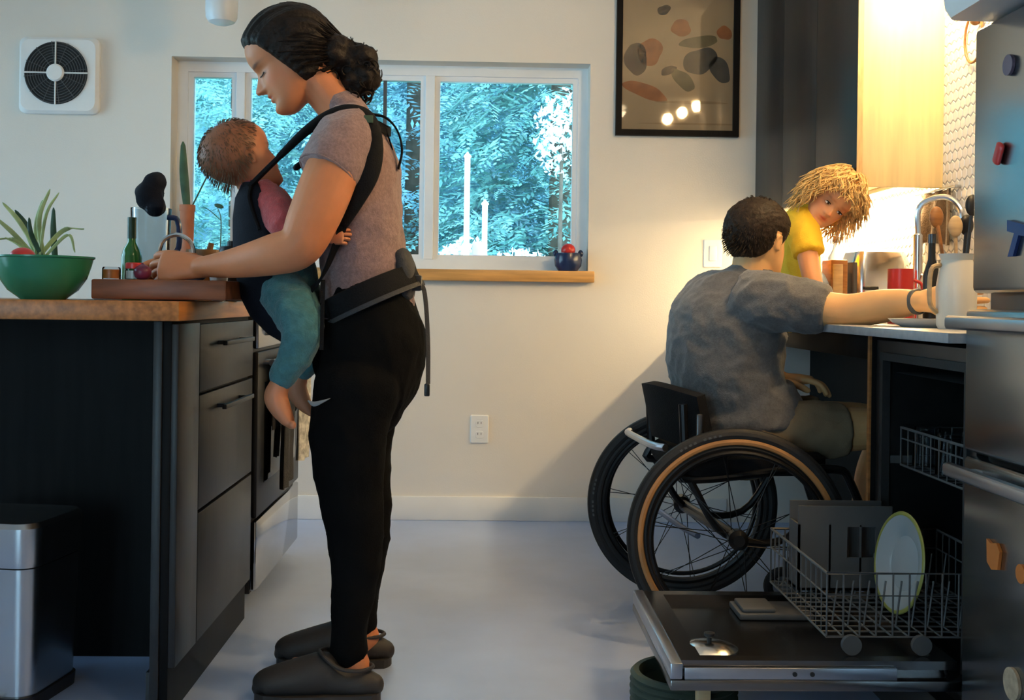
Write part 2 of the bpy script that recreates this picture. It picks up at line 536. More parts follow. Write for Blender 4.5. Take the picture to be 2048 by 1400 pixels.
def remesh(parts, voxel, smooth_it=2):
    """union of closed shapes as one continuous surface"""
    V, F = join(parts)
    me = bpy.data.meshes.new('tmp')
    me.from_pydata(V.tolist(), [], F)
    me.update()
    bm = bmesh.new(); bm.from_mesh(me)
    bmesh.ops.recalc_face_normals(bm, faces=bm.faces)
    bm.to_mesh(me); bm.free()
    o = bpy.data.objects.new('tmp', me)
    COL.objects.link(o)
    r = o.modifiers.new('r', 'REMESH'); r.mode = 'VOXEL'; r.voxel_size = voxel
    if smooth_it:
        s = o.modifiers.new('s', 'SMOOTH'); s.factor = 0.5; s.iterations = smooth_it
    dg = bpy.context.evaluated_depsgraph_get()
    dg.update()
    ev = o.evaluated_get(dg)
    me2 = ev.to_mesh()
    n = len(me2.vertices)
    co = np.empty(n * 3); me2.vertices.foreach_get('co', co)
    co = co.reshape(-1, 3).copy()
    no = np.empty(n * 3); me2.vertices.foreach_get('normal', no)
    no = no.reshape(-1, 3).copy()
    ls = np.empty(len(me2.polygons), int); me2.polygons.foreach_get('loop_start', ls)
    lt = np.empty(len(me2.polygons), int); me2.polygons.foreach_get('loop_total', lt)
    lv = np.empty(len(me2.loops), int); me2.loops.foreach_get('vertex_index', lv)
    F2 = [lv[a:a + b].tolist() for a, b in zip(ls.tolist(), lt.tolist())]
    ev.to_mesh_clear()
    bpy.data.objects.remove(o); bpy.data.meshes.remove(me)
    return co, F2, no

def wrinkle(co, no, amp, scale, seed=0.0, stretch=(1, 1, 1)):
    S = Vector(stretch)
    off = Vector((seed, seed * 1.7, -seed))
    d = np.array([noise.noise(Vector((p[0] * S.x, p[1] * S.y, p[2] * S.z)) * scale + off) for p in co])
    d = 1.0 - 2.0 * np.abs(d) ** 0.8            # ridged folds
    return co + no * (d * amp)[:, None]

# ================================================================== the room
def plate_with_hole(u0, u1, v0, v1, hole, to3, thick):
    """plate in (u, v) with one rectangular hole; to3(u, v, d) places it"""
    hu0, hu1, hv0, hv1 = hole
    us, vs_ = [u0, hu0, hu1, u1], [v0, hv0, hv1, v1]
    V = [list(to3(us[i], vs_[j], d)) for d in (0, thick) for j in range(4) for i in range(4)]
    F = []
    idx = lambda i, j, k: k * 16 + j * 4 + i
    for j in range(3):
        for i in range(3):
            if i == 1 and j == 1:
                continue
            F.append([idx(i, j, 0), idx(i + 1, j, 0), idx(i + 1, j + 1, 0), idx(i, j + 1, 0)])
            F.append([idx(i, j + 1, 1), idx(i + 1, j + 1, 1), idx(i + 1, j, 1), idx(i, j, 1)])
    def wallring(ring):
        for q in range(len(ring)):
            a, b = ring[q], ring[(q + 1) % len(ring)]
            F.append([idx(*a, 0), idx(*a, 1), idx(*b, 1), idx(*b, 0)])
    wallring([(1, 1), (2, 1), (2, 2), (1, 2)])
    wallring([(0, 0), (0, 1), (0, 2), (0, 3), (1, 3), (2, 3), (3, 3), (3, 2), (3, 1), (3, 0), (2, 0), (1, 0)])
    return np.array(V), F

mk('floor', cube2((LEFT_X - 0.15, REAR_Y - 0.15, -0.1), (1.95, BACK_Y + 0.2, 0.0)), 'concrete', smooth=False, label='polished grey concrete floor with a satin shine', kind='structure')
mk('ceiling', cube2((LEFT_X - 0.15, REAR_Y - 0.15, CEIL_Z), (1.95, BACK_Y + 0.2, CEIL_Z + 0.1)), 'ceiling_paint', smooth=False, label='white painted ceiling above the kitchen', kind='structure')
wall_back = mk('wall_back', plate_with_hole(LEFT_X - 0.15, 1.95, 0, CEIL_Z, WIN, lambda u, v, d: (u, BACK_Y + d, v), 0.2), 'wall_paint', smooth=False, label='off white painted wall around the wide window', kind='structure')
mk('wall_left', plate_with_hole(REAR_Y, BACK_Y, 0, CEIL_Z, DOORL, lambda u, v, d: (LEFT_X - d, u, v), 0.15), 'wall_paint', smooth=False, label='off white side wall with a glazed door opening', kind='structure')
mk('wall_rear', plate_with_hole(LEFT_X, 1.95, 0, CEIL_Z, DOORR, lambda u, v, d: (u, REAR_Y - d, v), 0.15), 'wall_paint', smooth=False, label='off white wall facing the kitchen', kind='structure')
poly = [(RIGHT_X, BACK_Y), (RIGHT_X, 2.255), (1.75, 2.255), (1.75, REAR_Y), (1.95, REAR_Y), (1.95, BACK_Y)]
wall_right = mk('wall_right', prism(poly, lambda u, v: (u, v, 0), (0, 0, CEIL_Z)), 'grout', smooth=False, label='kitchen side wall behind the sink counter', kind='structure')
mk('baseboard_back', [cube2((LEFT_X, BACK_Y - 0.014, 0), (1.08, BACK_Y, 0.105), 0.003)], 'white_trim', label='white flat baseboard under the window wall', kind='structure')

# hexagon tiles on the right wall, too small to pick apart: one part
hexV, hexF = [], []
hr = 0.021
def hexagon(y, z):
    n0 = len(hexV)
    for rr, dx in ((hr * 0.93, 0.0), (hr * 0.93, -0.0025), (hr * 0.80, -0.004)):
        for k in range(6):
            a = PI / 6 + k * PI / 3
            hexV.append((RIGHT_X + dx, y + rr * math.cos(a), z + rr * math.sin(a)))
    for lv in range(2):
        for k in range(6):
            k2 = (k + 1) % 6
            hexF.append([n0 + lv * 6 + k, n0 + lv * 6 + k2, n0 + lv * 6 + 6 + k2, n0 + lv * 6 + 6 + k])
    hexF.append([n0 + 12 + k for k in range(6)])
row, z = 0, 0.94
while z < 2.45:
    y = 2.30 + (hr * 0.866 if row % 2 else 0)
    while y < BACK_Y - 0.02:
        if not (z > 1.40 and y > 3.56):
            hexagon(y, z)
        y += hr * 1.732
    row += 1; z += hr * 1.5
mk('tile_mosaic', (np.array(hexV), hexF), 'tile', wall_right, smooth=False, kind='stuff', label='small cream hexagon mosaic tiles')

# ---- window in the back wall
x0, x1, z0, z1 = WIN
fy0, fy1 = BACK_Y + 0.10, BACK_Y + 0.16
wroot = bpy.data.objects.new('window_1', None); COL.objects.link(wroot)
wroot.location = ((x0 + x1) / 2, BACK_Y + 0.1, z0)
tag(wroot, 'wide white sliding window with trees outside', kind='structure')
def frame_ring(name, a0, a1, b0, b1, w, ya, yb, m, par, bev=0.003):
    return mk(name, plate_with_hole(a0, a1, b0, b1, (a0 + w, a1 - w, b0 + w, b1 - w), lambda u, v, d: (u, ya + d, v), yb - ya), m, par, smooth=False)
frame_ring('window_frame', x0, x1, z0, z1, 0.045, fy0, fy1, 'white_vinyl', wroot)
m1 = at(480, 300, BACK_Y + 0.1).x; m2 = at(859, 300, BACK_Y + 0.1).x
mk('mullion', cube2((m1 - 0.02, fy0 - 0.004, z0 + 0.045), (m1 + 0.02, fy1, z1 - 0.045), 0.003), 'white_vinyl', wroot, smooth=False)
mk('mullion', cube2((m2 - 0.022, fy0 - 0.004, z0 + 0.045), (m2 + 0.022, fy1, z1 - 0.045), 0.003), 'white_vinyl', wroot, smooth=False)
for a, b in ((x0 + 0.045, m1 - 0.02), (m1 + 0.02, m2 - 0.022), (m2 + 0.022, x1 - 0.045)):
    s = frame_ring('sash', a, b, z0 + 0.045, z1 - 0.045, 0.022, fy0 + 0.012, fy1 - 0.01, 'white_vinyl', wroot)
    mk('pane', cube2((a + 0.02, fy0 + 0.030, z0 + 0.065), (b - 0.02, fy0 + 0.034, z1 - 0.065)), 'pane_glass', wroot, smooth=False)
mid = at(768, 300, BACK_Y + 0.1).x
mk('sash_edge', cube2((mid - 0.008, fy0 + 0.018, z0 + 0.06), (mid + 0.008, fy0 + 0.03, z1 - 0.06)), 'grey_plastic', wroot, smooth=False)
mk('trim_1', cube2((x0 - 0.02, BACK_Y - 0.045, z0 - 0.052), (x1 + 0.025, BACK_Y + 0.1, z0 - 0.002), 0.004), 'sill_wood', label='honey coloured wooden window sill board', kind='structure')

# ---- glazed doors that light the room from outside the picture
def glazed(name, hole, to3, n, label):
    r = bpy.data.objects.new(name, None); COL.objects.link(r)
    r.location = to3((hole[0] + hole[1]) / 2, hole[2], 0.07)
    tag(r, label, kind='structure')
    w = (hole[1] - hole[0]) / n
    for i in range(n):
        a, b = hole[0] + i * w, hole[0] + (i + 1) * w
        mk('door_frame', plate_with_hole(a, b, hole[2], hole[3], (a + 0.06, b - 0.06, hole[2] + 0.06, hole[3] - 0.06), lambda u, v, d: to3(u, v, 0.05 + d), 0.05), 'white_vinyl', r, smooth=False)
        p, q = Vector(to3(a + 0.06, hole[2] + 0.06, 0.072)), Vector(to3(b - 0.06, hole[3] - 0.06, 0.076))
        mk('pane', cube2(p, q), 'pane_glass', r, smooth=False)
glazed('door_1', DOORL, lambda u, v, d: (LEFT_X - d, u, v), 3, 'white framed glass door in the side wall')

glazed('door_2', DOORR, lambda u, v, d: (u, REAR_Y - d, v), 2, 'white framed glass door in the wall facing the kitchen')

# ---- outdoors
mk('ground', cube2((-30, BACK_Y + 0.22, -0.5), (30, 45, -0.3)), 'grass', smooth=False, label='lawn outside beyond the window', kind='structure')
def spray_tree(name, x, y, h, rad, n, seed, m, label):
    """cedar: trunk and drooping feathery sprays, each a fan of thin leaflets"""
    g = np.random.default_rng(seed)
    nb, nl = n // 2, 12
    t = g.random(nb) ** 1.5
    a = g.uniform(0, 2 * PI, nb)
    rr = (rad * (1 - t) ** 0.75 + 0.15) * np.sqrt(g.uniform(0.3, 1, nb))
    C = np.stack([x + rr * np.cos(a), y + rr * np.sin(a), h * t - 0.17 * rr], 1)
    aa = a + g.uniform(-.9, .9, nb)
    D = np.stack([np.cos(aa), np.sin(aa), -0.35 + g.uniform(-.45, .35, nb)], 1)
    D /= np.linalg.norm(D, axis=1)[:, None]
    U = np.stack([g.uniform(-.5, .5, nb), g.uniform(-.5, .5, nb), np.ones(nb)], 1)
    S = np.cross(D, U); S /= np.linalg.norm(S, axis=1)[:, None]
    Nn = np.cross(S, D)
    L = g.uniform(0.22, 0.50, nb)
    V = np.empty((nb, nl, 4, 3))
    for k in range(nl):
        u = k / (nl - 1)
        sg = 1 if k % 2 else -1
        base = C + D * (L * (u - .5))[:, None] - Nn * (0.12 * L * u * u)[:, None]
        dv = D * .75 + S * sg * .7 + Nn * g.uniform(-.25, .25, nb)[:, None]
        dv /= np.linalg.norm(dv, axis=1)[:, None]
        ll = (0.40 * L * (1.05 - .75 * u))[:, None] * g.uniform(.7, 1.2, nb)[:, None]
        wv = np.cross(dv, Nn) * (0.016 + 0.009 * g.random(nb))[:, None]
        V[:, k, 0] = base; V[:, k, 1] = base + dv * ll * .45 + wv; V[:, k, 2] = base + dv * ll; V[:, k, 3] = base + dv * ll * .45 - wv
    V = V.reshape(-1, 3)
    F = np.arange(len(V)).reshape(-1, 4).tolist()
    t_ = root(name, (x, y, -0.3), label, 'tree', 'trees outside the window')
    mk('trunk', lathe([(0.16, -0.3), (0.12, h * .5), (0.03, h * .96)], 10, (x, y, 0)), 'bark', t_)
    mk('foliage', (V, F), m, t_, smooth=False, kind='stuff')
    return t_
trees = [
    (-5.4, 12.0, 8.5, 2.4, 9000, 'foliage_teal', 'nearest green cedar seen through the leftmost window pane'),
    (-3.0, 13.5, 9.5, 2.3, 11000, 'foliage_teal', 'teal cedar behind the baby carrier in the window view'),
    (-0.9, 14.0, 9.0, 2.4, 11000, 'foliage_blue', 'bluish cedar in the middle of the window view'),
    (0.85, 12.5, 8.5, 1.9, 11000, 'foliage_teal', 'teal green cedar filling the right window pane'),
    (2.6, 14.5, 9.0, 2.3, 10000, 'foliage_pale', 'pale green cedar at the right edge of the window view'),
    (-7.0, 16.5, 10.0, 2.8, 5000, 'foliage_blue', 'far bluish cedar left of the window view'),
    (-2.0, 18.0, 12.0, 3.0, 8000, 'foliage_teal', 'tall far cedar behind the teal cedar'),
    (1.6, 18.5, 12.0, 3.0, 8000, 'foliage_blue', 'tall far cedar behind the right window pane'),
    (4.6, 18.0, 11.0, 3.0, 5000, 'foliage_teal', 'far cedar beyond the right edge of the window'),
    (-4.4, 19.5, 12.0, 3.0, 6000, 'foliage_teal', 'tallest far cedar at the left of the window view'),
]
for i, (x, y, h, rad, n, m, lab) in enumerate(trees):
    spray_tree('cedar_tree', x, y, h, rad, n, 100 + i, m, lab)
# wooded slope far behind the trees
gx, gy = np.meshgrid(np.linspace(-26, 26, 105), np.linspace(0, 1, 40))
hv = np.array([noise.fractal(Vector((a * .8, b * 14, 2.0)), 1.0, 2.0, 5) for a, b in zip(gx.ravel(), gy.ravel())]).reshape(gx.shape)
slope = np.stack([gx, 22 + 14 * gy + 1.3 * hv, -0.4 + 19 * gy ** 0.8 + 0.9 * hv], -1)
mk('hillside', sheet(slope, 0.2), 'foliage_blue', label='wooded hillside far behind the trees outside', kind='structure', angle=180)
# a low pale shrub by the posts
def shrub(name, x, y, z0_, w, h, n, seed, m, label):
    r_ = random.Random(seed); V, F = [], []
    for i in range(n):
        d = Vector((r_.gauss(0, 1), r_.gauss(0, 1), r_.gauss(0, 1))).normalized() * r_.random() ** 0.4
        c = Vector((x + d.x * w, y + d.y * w * .6, z0_ + h * (0.5 + 0.5 * d.z)))
        a = Vector((r_.gauss(0, 1), r_.gauss(0, 1), r_.gauss(0, 1))).normalized()
        b = a.cross(Vector((r_.gauss(0, 1), r_.gauss(0, 1), r_.gauss(0, 1)))).normalized()
        s = r_.uniform(0.02, 0.05); n0 = len(V)
        V += [c - a * s, c + b * s * .5, c + a * s, c - b * s * .5]; F.append([n0, n0 + 1, n0 + 2, n0 + 3])
    t = root(name, (x, y, -0.3), label, 'shrub')
    mk('stem', tube([(x, y, -0.3), (x + .02, y, z0_ + h * .5)], [0.03, 0.015], 8), 'bark', t)
    mk('foliage', (np.array([list(v) for v in V]), F), m, t, smooth=False, kind='stuff')
M_('blossom', (0.86, 0.90, 0.88), 0.7, var=0.05)
p = at(930, 500, 9.0)
shrub('blossom_shrub', p.x, 9.0, 0.55, 0.28, 0.95, 1500, 5, 'blossom', 'white flowering shrub around the white post outside')
p = at(1040, 500, 9.6)
shrub('blossom_shrub', p.x, 9.6, 0.6, 0.42, 0.85, 1000, 6, 'blossom', 'low white flowering shrub right of the white posts')
p = at(1120, 260, 10.2)
shrub('blossom_shrub', p.x, 10.2, 2.1, 0.26, 0.85, 420, 8, 'blossom', 'tall white flowering shrub by the right window edge')
for px, py, Y, lab in ((935, 315, 8.6, 'taller thin white post outside the window'), (970, 410, 8.8, 'shorter thin white post outside the window')):
    p = at(px, py, Y)
    mk('garden_post', [cube2((p.x - .022, Y - .022, -0.3), (p.x + .022, Y + .022, p.z), 0.004), lathe([(0.03, 0), (0.03, .012), (0.001, .045)], 8, (p.x, Y, p.z))], 'outdoor_white', label=lab, cat='post')
p = at(956, 492, 8.7)
mk('garden_lantern', [lathe([(0.05, -0.3 - p.z), (0.05, 0.0), (0.035, .03), (0.001, .04)], 14, (p.x, 8.7, p.z))], 'purple_wax', label='pinkish round bollard between the two white posts outside', cat='bollard')

# ================================================================== kitchen island on the left
IX, IY0, IZ = -0.712, 2.5, 0.958            # right face, near edge, top height
isl = root('kitchen_island', (-1.6, 3.0, 0), 'black kitchen island with drawers under a wooden top', 'island')
mk('end_panel', cube2((IX - 0.022, IY0 + 0.03, 0.0), (IX - 0.002, 3.34, IZ - 0.046), 0.001), 'black_laminate', isl)
mk('back_panel', cube2((-2.7, 2.98, 0.0), (IX - 0.022, 3.0, IZ - 0.046)), 'black_laminate', isl, smooth=False)
mk('body', cube2((-2.7, 3.0, 0.09), (IX - 0.03, 3.36, IZ - 0.046)), 'black_laminate', isl, smooth=False)
mk('corner_post', cube2((IX - 0.042, IY0 + 0.025, 0.0), (IX - 0.022, IY0 + 0.07, IZ - 0.046), 0.001), 'black_plastic', isl)
zs = [(0.735, 0.905), (0.445, 0.73), (0.12, 0.44)]
for k, (za, zb) in enumerate(zs):
    dr = mk('drawer', cube2((IX - 0.002, 2.72, za), (IX + 0.014, 3.335, zb - 0.004), 0.0015), 'black_door', isl)
    if k < 2:
        zz = zb - 0.045 if k else zb - 0.055
        mk('handle', [cube2((IX + 0.036, 2.86, zz - 0.006), (IX + 0.048, 3.20, zz + 0.006), 0.002),
                      cube2((IX + 0.012, 2.90, zz - 0.005), (IX + 0.04, 2.91, zz + 0.005)), cube2((IX + 0.012, 3.15, zz - 0.005), (IX + 0.04, 3.16, zz + 0.005))], 'black_plastic', dr)
mk('door_front', cube2((IX - 0.002, IY0 + 0.03, 0.12), (IX + 0.014, 2.715, IZ - 0.052), 0.0015), 'black_door', isl)
mk('toe_kick', cube2((IX - 0.06, IY0 + 0.06, 0.0), (IX - 0.03, 3.34, 0.1)), 'black_plastic', isl, smooth=False)
mk('island_worktop', cube2((-2.75, IY0, IZ - 0.045), (IX + 0.022, 3.40, IZ), 0.003), 'counter_wood', label='thick butcher block worktop on the black island', cat='worktop')

# ---- range next to the island
RX = IX + 0.014
rg = root('kitchen_range', (IX - .3, 3.8, 0), 'stainless and black cooking range with towels on its door', 'range')
mk('body', cube2((-1.36, 3.42, 0.05), (IX - 0.005, 4.18, 0.93), 0.004), 'black_plastic', rg)
mk('oven_door', cube2((IX - 0.005, 3.42, 0.285), (RX, 4.18, 0.80), 0.006), 'black_plastic', rg)
mk('oven_window', cube2((RX - .002, 3.52, 0.38), (RX + 0.002, 4.08, 0.70), 0.002), 'smoke_glass', rg)
mk('drawer', cube2((IX - 0.005, 3.42, 0.06), (RX, 4.18, 0.275), 0.005), 'steel_range', rg)
mk('control_panel', cube2((IX - 0.005, 3.42, 0.81), (RX, 4.18, 0.93), 0.006), 'steel', rg)
hz = 0.765
mk('door_handle', [tube([(RX + 0.035, 3.46, hz), (RX + 0.035, 4.14, hz)], 0.011, 12), tube([(RX - .002, 3.5, hz), (RX + .035, 3.5, hz)], 0.009, 8), tube([(RX - .002, 4.1, hz), (RX + .035, 4.1, hz)], 0.009, 8)], 'steel', rg)
for k in range(5):
    y = 3.52 + k * 0.14
    mk('knob', lathe([(0.022, 0), (0.020, 0.022), (0.016, 0.026), (0.0, 0.026)], 16, (RX, y, 0.87), Ry(PI / 2)), 'steel_bright', rg)
def hung_towel(name, y0, y1, zt, zb, x, m, lab, seed, xb=0.016):
    r_ = random.Random(seed)
    rows = []
    ph = r_.uniform(0, 6)
    for i in range(22):
        t = i / 21
        row = []
        for j in range(14):
            s = j / 13
            w = 0.010 * math.sin(s * 14 + ph + t * 1.5) * min(1, t * 2 + .15)
            if t < 0.12:                         # fold over the rail
                a = PI * (1 - t / 0.12)
                pxx, pz = x + xb * math.cos(a), zt + xb * math.sin(a)
            else:
                u = (t - 0.12) / 0.88
                pxx, pz = x + xb + w, zt - (zt - zb) * u - 0.012 * math.sin(s * 3 + ph) * u
            row.append((pxx, y0 + (y1 - y0) * s + 0.01 * math.sin(t * 5 + ph) * t, pz))
        rows.append(row)
    back = [[(x - xb + 0.003 * math.sin(j), p[1], zt - (zt - zb) * 0.55 * (i / 8)) for j, p in enumerate(rows[0])] for i in range(8, 0, -1)]
    return mk(name, sheet(back + rows, 0.004), m, label=lab, cat='towel')
hung_towel('dish_towel', 3.56, 3.74, hz, 0.36, RX + 0.035, 'grey_fabric', 'dark grey dish towel on the oven handle, nearest the woman', 1)
hung_towel('dish_towel', 3.84, 4.06, hz, 0.40, RX + 0.035, 'towel_print', 'pale patterned dish towel hanging at the far end of the oven handle', 2)

# ---- trash bin under the island overhang
bx, by = -1.16, 2.71
def rrect(w, d, r, n=6):
    P = []
    for cx, cy, a0 in ((w - r, d - r, 0), (-w + r, d - r, PI / 2), (-w + r, -d + r, PI), (w - r, -d + r, 1.5 * PI)):
        for k in range(n + 1):
            a = a0 + k * PI / 2 / n
            P.append((cx + r * math.cos(a), cy + r * math.sin(a)))
    return P
def rr_loft(levels, M=None, t=(0, 0, 0)):
    """levels: (half w, half d, corner r, z)"""
    V = []
    for w, d, r, z in levels:
        V += [(x, y, z) for x, y in rrect(w, d, r)]
    n = len(rrect(1, 1, .1))
    return xf((np.array(V), grid_faces(len(levels), n)), M, t)
bin_ = root('trash_bin', (bx, by, 0), 'brushed steel trash bin with a rounded lid under the island overhang', 'bin')
Mb = Rz(math.radians(-9))
mk('base_ring', rr_loft([(0.135, 0.115, 0.04, 0.0), (0.137, 0.117, 0.04, 0.03)], Mb, (bx, by, 0)), 'black_plastic', bin_)
mk('body', rr_loft([(0.132, 0.112, 0.04, 0.03), (0.140, 0.122, 0.042, 0.33)], Mb, (bx, by, 0)), 'steel', bin_)
mk('lid', rr_loft([(0.143, 0.125, 0.044, 0.334), (0.145, 0.128, 0.046, 0.345), (0.146, 0.129, 0.046, 0.425), (0.138, 0.121, 0.044, 0.436), (0.10, 0.085, 0.04, 0.441), (0.01, 0.01, 0.004, 0.442)], Mb, (bx, by, 0)), 'steel', bin_)
mk('pedal', cube((bx, by - 0.135, 0.02), (0.07, 0.05, 0.012), 0.004), 'steel', bin_)

# ================================================================== right side: counter, uppers, dishwasher, fridge
CX, CZ = 1.005, 0.915
mk('sink_counter', cube2((0.955, 2.245, CZ - 0.022), (RIGHT_X - 0.001, BACK_Y - 0.001, CZ), 0.002), 'stone_counter', label='grey stone counter running along the tiled wall', cat='worktop')
ap = root('dividing_board', (1.2, 2.87, 0), 'black upright board beside the open dishwasher under the counter', 'board')
mk('panel', cube2((CX + 0.01, 2.855, 0.0), (RIGHT_X - 0.002, 2.875, CZ - 0.023), 0.001), 'black_laminate', ap)
mk('edge_strip', cube2((CX + 0.004, 2.857, 0.0), (CX + 0.0095, 2.873, CZ - 0.023)), 'wood_brown', ap, smooth=False)
mk('knee_panel', cube2((RIGHT_X - 0.03, 2.88, 0.0), (RIGHT_X - 0.012, BACK_Y - 0.002, CZ - 0.024)), 'black_laminate', label='black back panel of the knee space under the counter', cat='panel', smooth=False)
mk('counter_apron', cube2((CX + 0.02, 2.88, CZ - 0.09), (CX + 0.04, BACK_Y - 0.002, CZ - 0.023), 0.001), 'black_laminate', label='black apron board under the counter front edge', cat='panel')

UX, UY0, UZ = 1.19, 3.515, 1.352
uc = root('wall_cabinet', (1.33, 4.2, UZ), 'tall black fronted wall cabinet with a birch plywood side', 'cabinet')
mk('side_panel', cube2((UX + 0.018, UY0, UZ), (RIGHT_X - 0.003, UY0 + 0.019, 2.58), 0.001), 'birch_ply', uc)
mk('carcass', cube2((UX + 0.02, UY0 + 0.019, UZ + 0.03), (RIGHT_X - 0.003, BACK_Y - 0.003, 2.58)), 'birch_ply', uc, smooth=False)
mk('front_lip', cube2((UX + 0.018, UY0 + 0.019, UZ - 0.0), (UX + 0.036, BACK_Y - 0.003, UZ + 0.03)), 'birch_ply', uc, smooth=False)
for k in range(3):
    ya = UY0 + (BACK_Y - UY0 - 0.003) * k / 3; yb = UY0 + (BACK_Y - UY0 - 0.003) * (k + 1) / 3
    mk('door', cube2((UX, ya + 0.0012, UZ), (UX + 0.018, yb - 0.0012, 2.58), 0.001), 'black_door', uc)
mk('edge_band', cube2((UX, UY0 - 0.003, UZ), (UX + 0.018, UY0, 2.58)), 'edge_ply', uc, smooth=False)
# under-cabinet strip lamp near the wall
sl = root('strip_lamp', (1.40, 4.2, UZ), 'slim warm strip lamp under the wall cabinet', 'lamp')
mk('housing', cube2((1.375, 3.6, UZ + 0.016), (1.435, 4.78, UZ + 0.03), 0.002), 'white_plastic', sl)
mk('diffuser', cube2((1.385, 3.62, UZ + 0.010), (1.425, 4.76, UZ + 0.016), 0.002), 'strip_glow', sl)
STRIP = area_light('strip_lamp_light', (1.405, 4.19, UZ + 0.008), (0, 0, 0), 0.035, 1.1, 12.5, (1.0, 0.74, 0.40))
# wall sconce just above the picture's top edge
sc_ = root('wall_sconce', (RIGHT_X, 3.2, 2.07), 'small warm wall lamp above the tiled wall', 'lamp')
mk('wall_plate', cube((RIGHT_X - 0.012, 3.22, 2.12), (0.02, 0.11, 0.11), 0.006), 'white_plastic', sc_)
mk('arm', tube([(RIGHT_X - .02, 3.22, 2.12), (1.41, 3.24, 2.13), (1.36, 3.27, 2.05)], 0.008, 8, 4), 'steel', sc_)
mk('globe', ellipsoid((1.36, 3.27, 2.0), (0.055, 0.055, 0.055)), 'sconce_glow', sc_)
# unseen ceiling lamp, added as warm fill for the camera-facing sides
for lx, ly, en, lab in ((1.0, 0.5, 6, 'round warm fill lamp added on the ceiling out of view'), ):
    cl = root('ceiling_fill_lamp', (lx, ly, CEIL_Z), lab, 'lamp')
    mk('ceiling_rim', lathe([(0.17, -0.03), (0.18, 0.0), (0.0, 0.0)], 32, (lx, ly, CEIL_Z)), 'white_plastic', cl)
    mk('diffuser', lathe([(0.0, -0.075), (0.08, -0.068), (0.14, -0.045), (0.16, -0.03), (0.0, -0.029)], 32, (lx, ly, CEIL_Z)), 'fill_glow', cl)
    area_light('ceiling_fill_light', (lx, ly, CEIL_Z - 0.085), (0, 0, 0), 0.28, 0.28, en, (1.0, 0.74, 0.45))

# track lamp with three bulbs above the fridge (mirrored in the poster's glass)
tl = root('track_lamp', (1.33, 2.17, 2.3), 'ceiling track lamp with three warm bulbs above the fridge', 'lamp')
mk('track', cube((1.33, 2.17, 2.36), (0.30, 0.03, 0.03), 0.004), 'white_plastic', tl)
for k in (-1, 1):
    mk('stem', tube([(1.33 + k * 0.12, 2.17, 2.37), (1.33 + k * 0.12, 2.17, CEIL_Z)], 0.006, 8), 'white_plastic', tl)
for k in (-1, 0, 1):
    q = Vector((1.33 + k * 0.10, 2.17, 2.27 + k * 0.045))
    mk('bulb_socket', tube([q + Vector((0, 0, 0.03)), (q.x, q.y, 2.36)], 0.014, 10), 'white_plastic', tl)
    mk('bulb', ellipsoid(q, (0.03, 0.03, 0.034)), 'bulb_glow', tl)

# ---- dishwasher
DY0, DY1 = 2.262, 2.85
dw = root('dishwasher', (1.24, 2.55, 0), 'open dishwasher with its door down and lower rack pulled out', 'dishwasher')
mk('tub', [cube2((CX + 0.035, DY1 - 0.035, 0.12), (RIGHT_X - 0.02, DY1 - 0.015, 0.87)), cube2((CX + 0.035, DY0, 0.12), (RIGHT_X - 0.02, DY0 + 0.02, 0.87)),
           cube2((RIGHT_X - 0.04, DY0, 0.12), (RIGHT_X - 0.02, DY1 - 0.015, 0.87)), cube2((CX + 0.035, DY0, 0.85), (RIGHT_X - 0.02, DY1 - 0.015, 0.87)), cube2((CX + 0.035, DY0, 0.12), (RIGHT_X - 0.02, DY1 - 0.015, 0.14))], 'steel_dark', dw, smooth=False)
mk('tub_frame', plate_with_hole(DY0, DY1, 0.12, 0.88, (DY0 + 0.035, DY1 - 0.05, 0.15, 0.845), lambda u, v, d: (CX + 0.02 + d, u, v), 0.018), 'steel_dark', dw, smooth=False)
mk('gasket', plate_with_hole(DY0 + 0.03, DY1 - 0.045, 0.145, 0.85, (DY0 + 0.045, DY1 - 0.065, 0.165, 0.83), lambda u, v, d: (CX + 0.012 + d, u, v), 0.02), 'black_rubber', dw, smooth=False)
mk('spray_cover', prism([(0, 0), (0.28, -0.02), (0.40, -0.09), (0.40, 0.0)], lambda u, v: (CX + 0.04 + u * 0.9, DY1 - 0.06, 0.80 + v), (0, -0.45, 0)), 'grey_plastic', dw, smooth=False)
for yy in (DY0 + 0.024, DY1 - 0.05):
    mk('rack_rail', cube2((CX + 0.04, yy, 0.565), (RIGHT_X - 0.06, yy + 0.012, 0.585)), 'wire', dw, smooth=False)
# door, lying open
dz, dxl = 0.214, 0.392
dr = mk('door', cube2((dxl, DY0 - 0.004, dz - 0.045), (CX + 0.015, DY1 - 0.01, dz - 0.022), 0.004), 'steel_door', dw)
mk('inner_panel', rr_loft([((CX - dxl) / 2 - 0.012, 0.27, 0.03, 0.0), ((CX - dxl) / 2 - 0.016, 0.268, 0.03, 0.018)], None, ((dxl + CX) / 2, (DY0 + DY1) / 2 - 0.007, dz - 0.022)), 'steel_door', dr)
mk('inner_rim', plate_with_hole(dxl + 0.025, CX - 0.01, DY0 + 0.012, DY1 - 0.03, (dxl + 0.07, CX - 0.05, DY0 + 0.045, DY1 - 0.065), lambda u, v, d: (u, v, dz - 0.004 + d), 0.018), 'steel_door', dr, smooth=False)
mk('control_strip', cube2((dxl + 0.0, DY0 - 0.002, dz - 0.022), (dxl + 0.026, DY1 - 0.012, dz + 0.012), 0.003), 'alloy', dr)
mk('edge_trim', cube2((dxl + 0.03, DY0 + 0.0, dz - 0.022), (CX - 0.14, DY0 + 0.010, dz + 0.002), 0.001), 'alloy', dr)
for k, px_ in enumerate((1590, 1625)):
    q = at(px_, 1308, DY0)
    mk('screw', disc((q.x, DY0 - 0.001, dz - 0.010), (0, 1, 0), 0.005, 0.003, 12), 'black_plastic', dr)
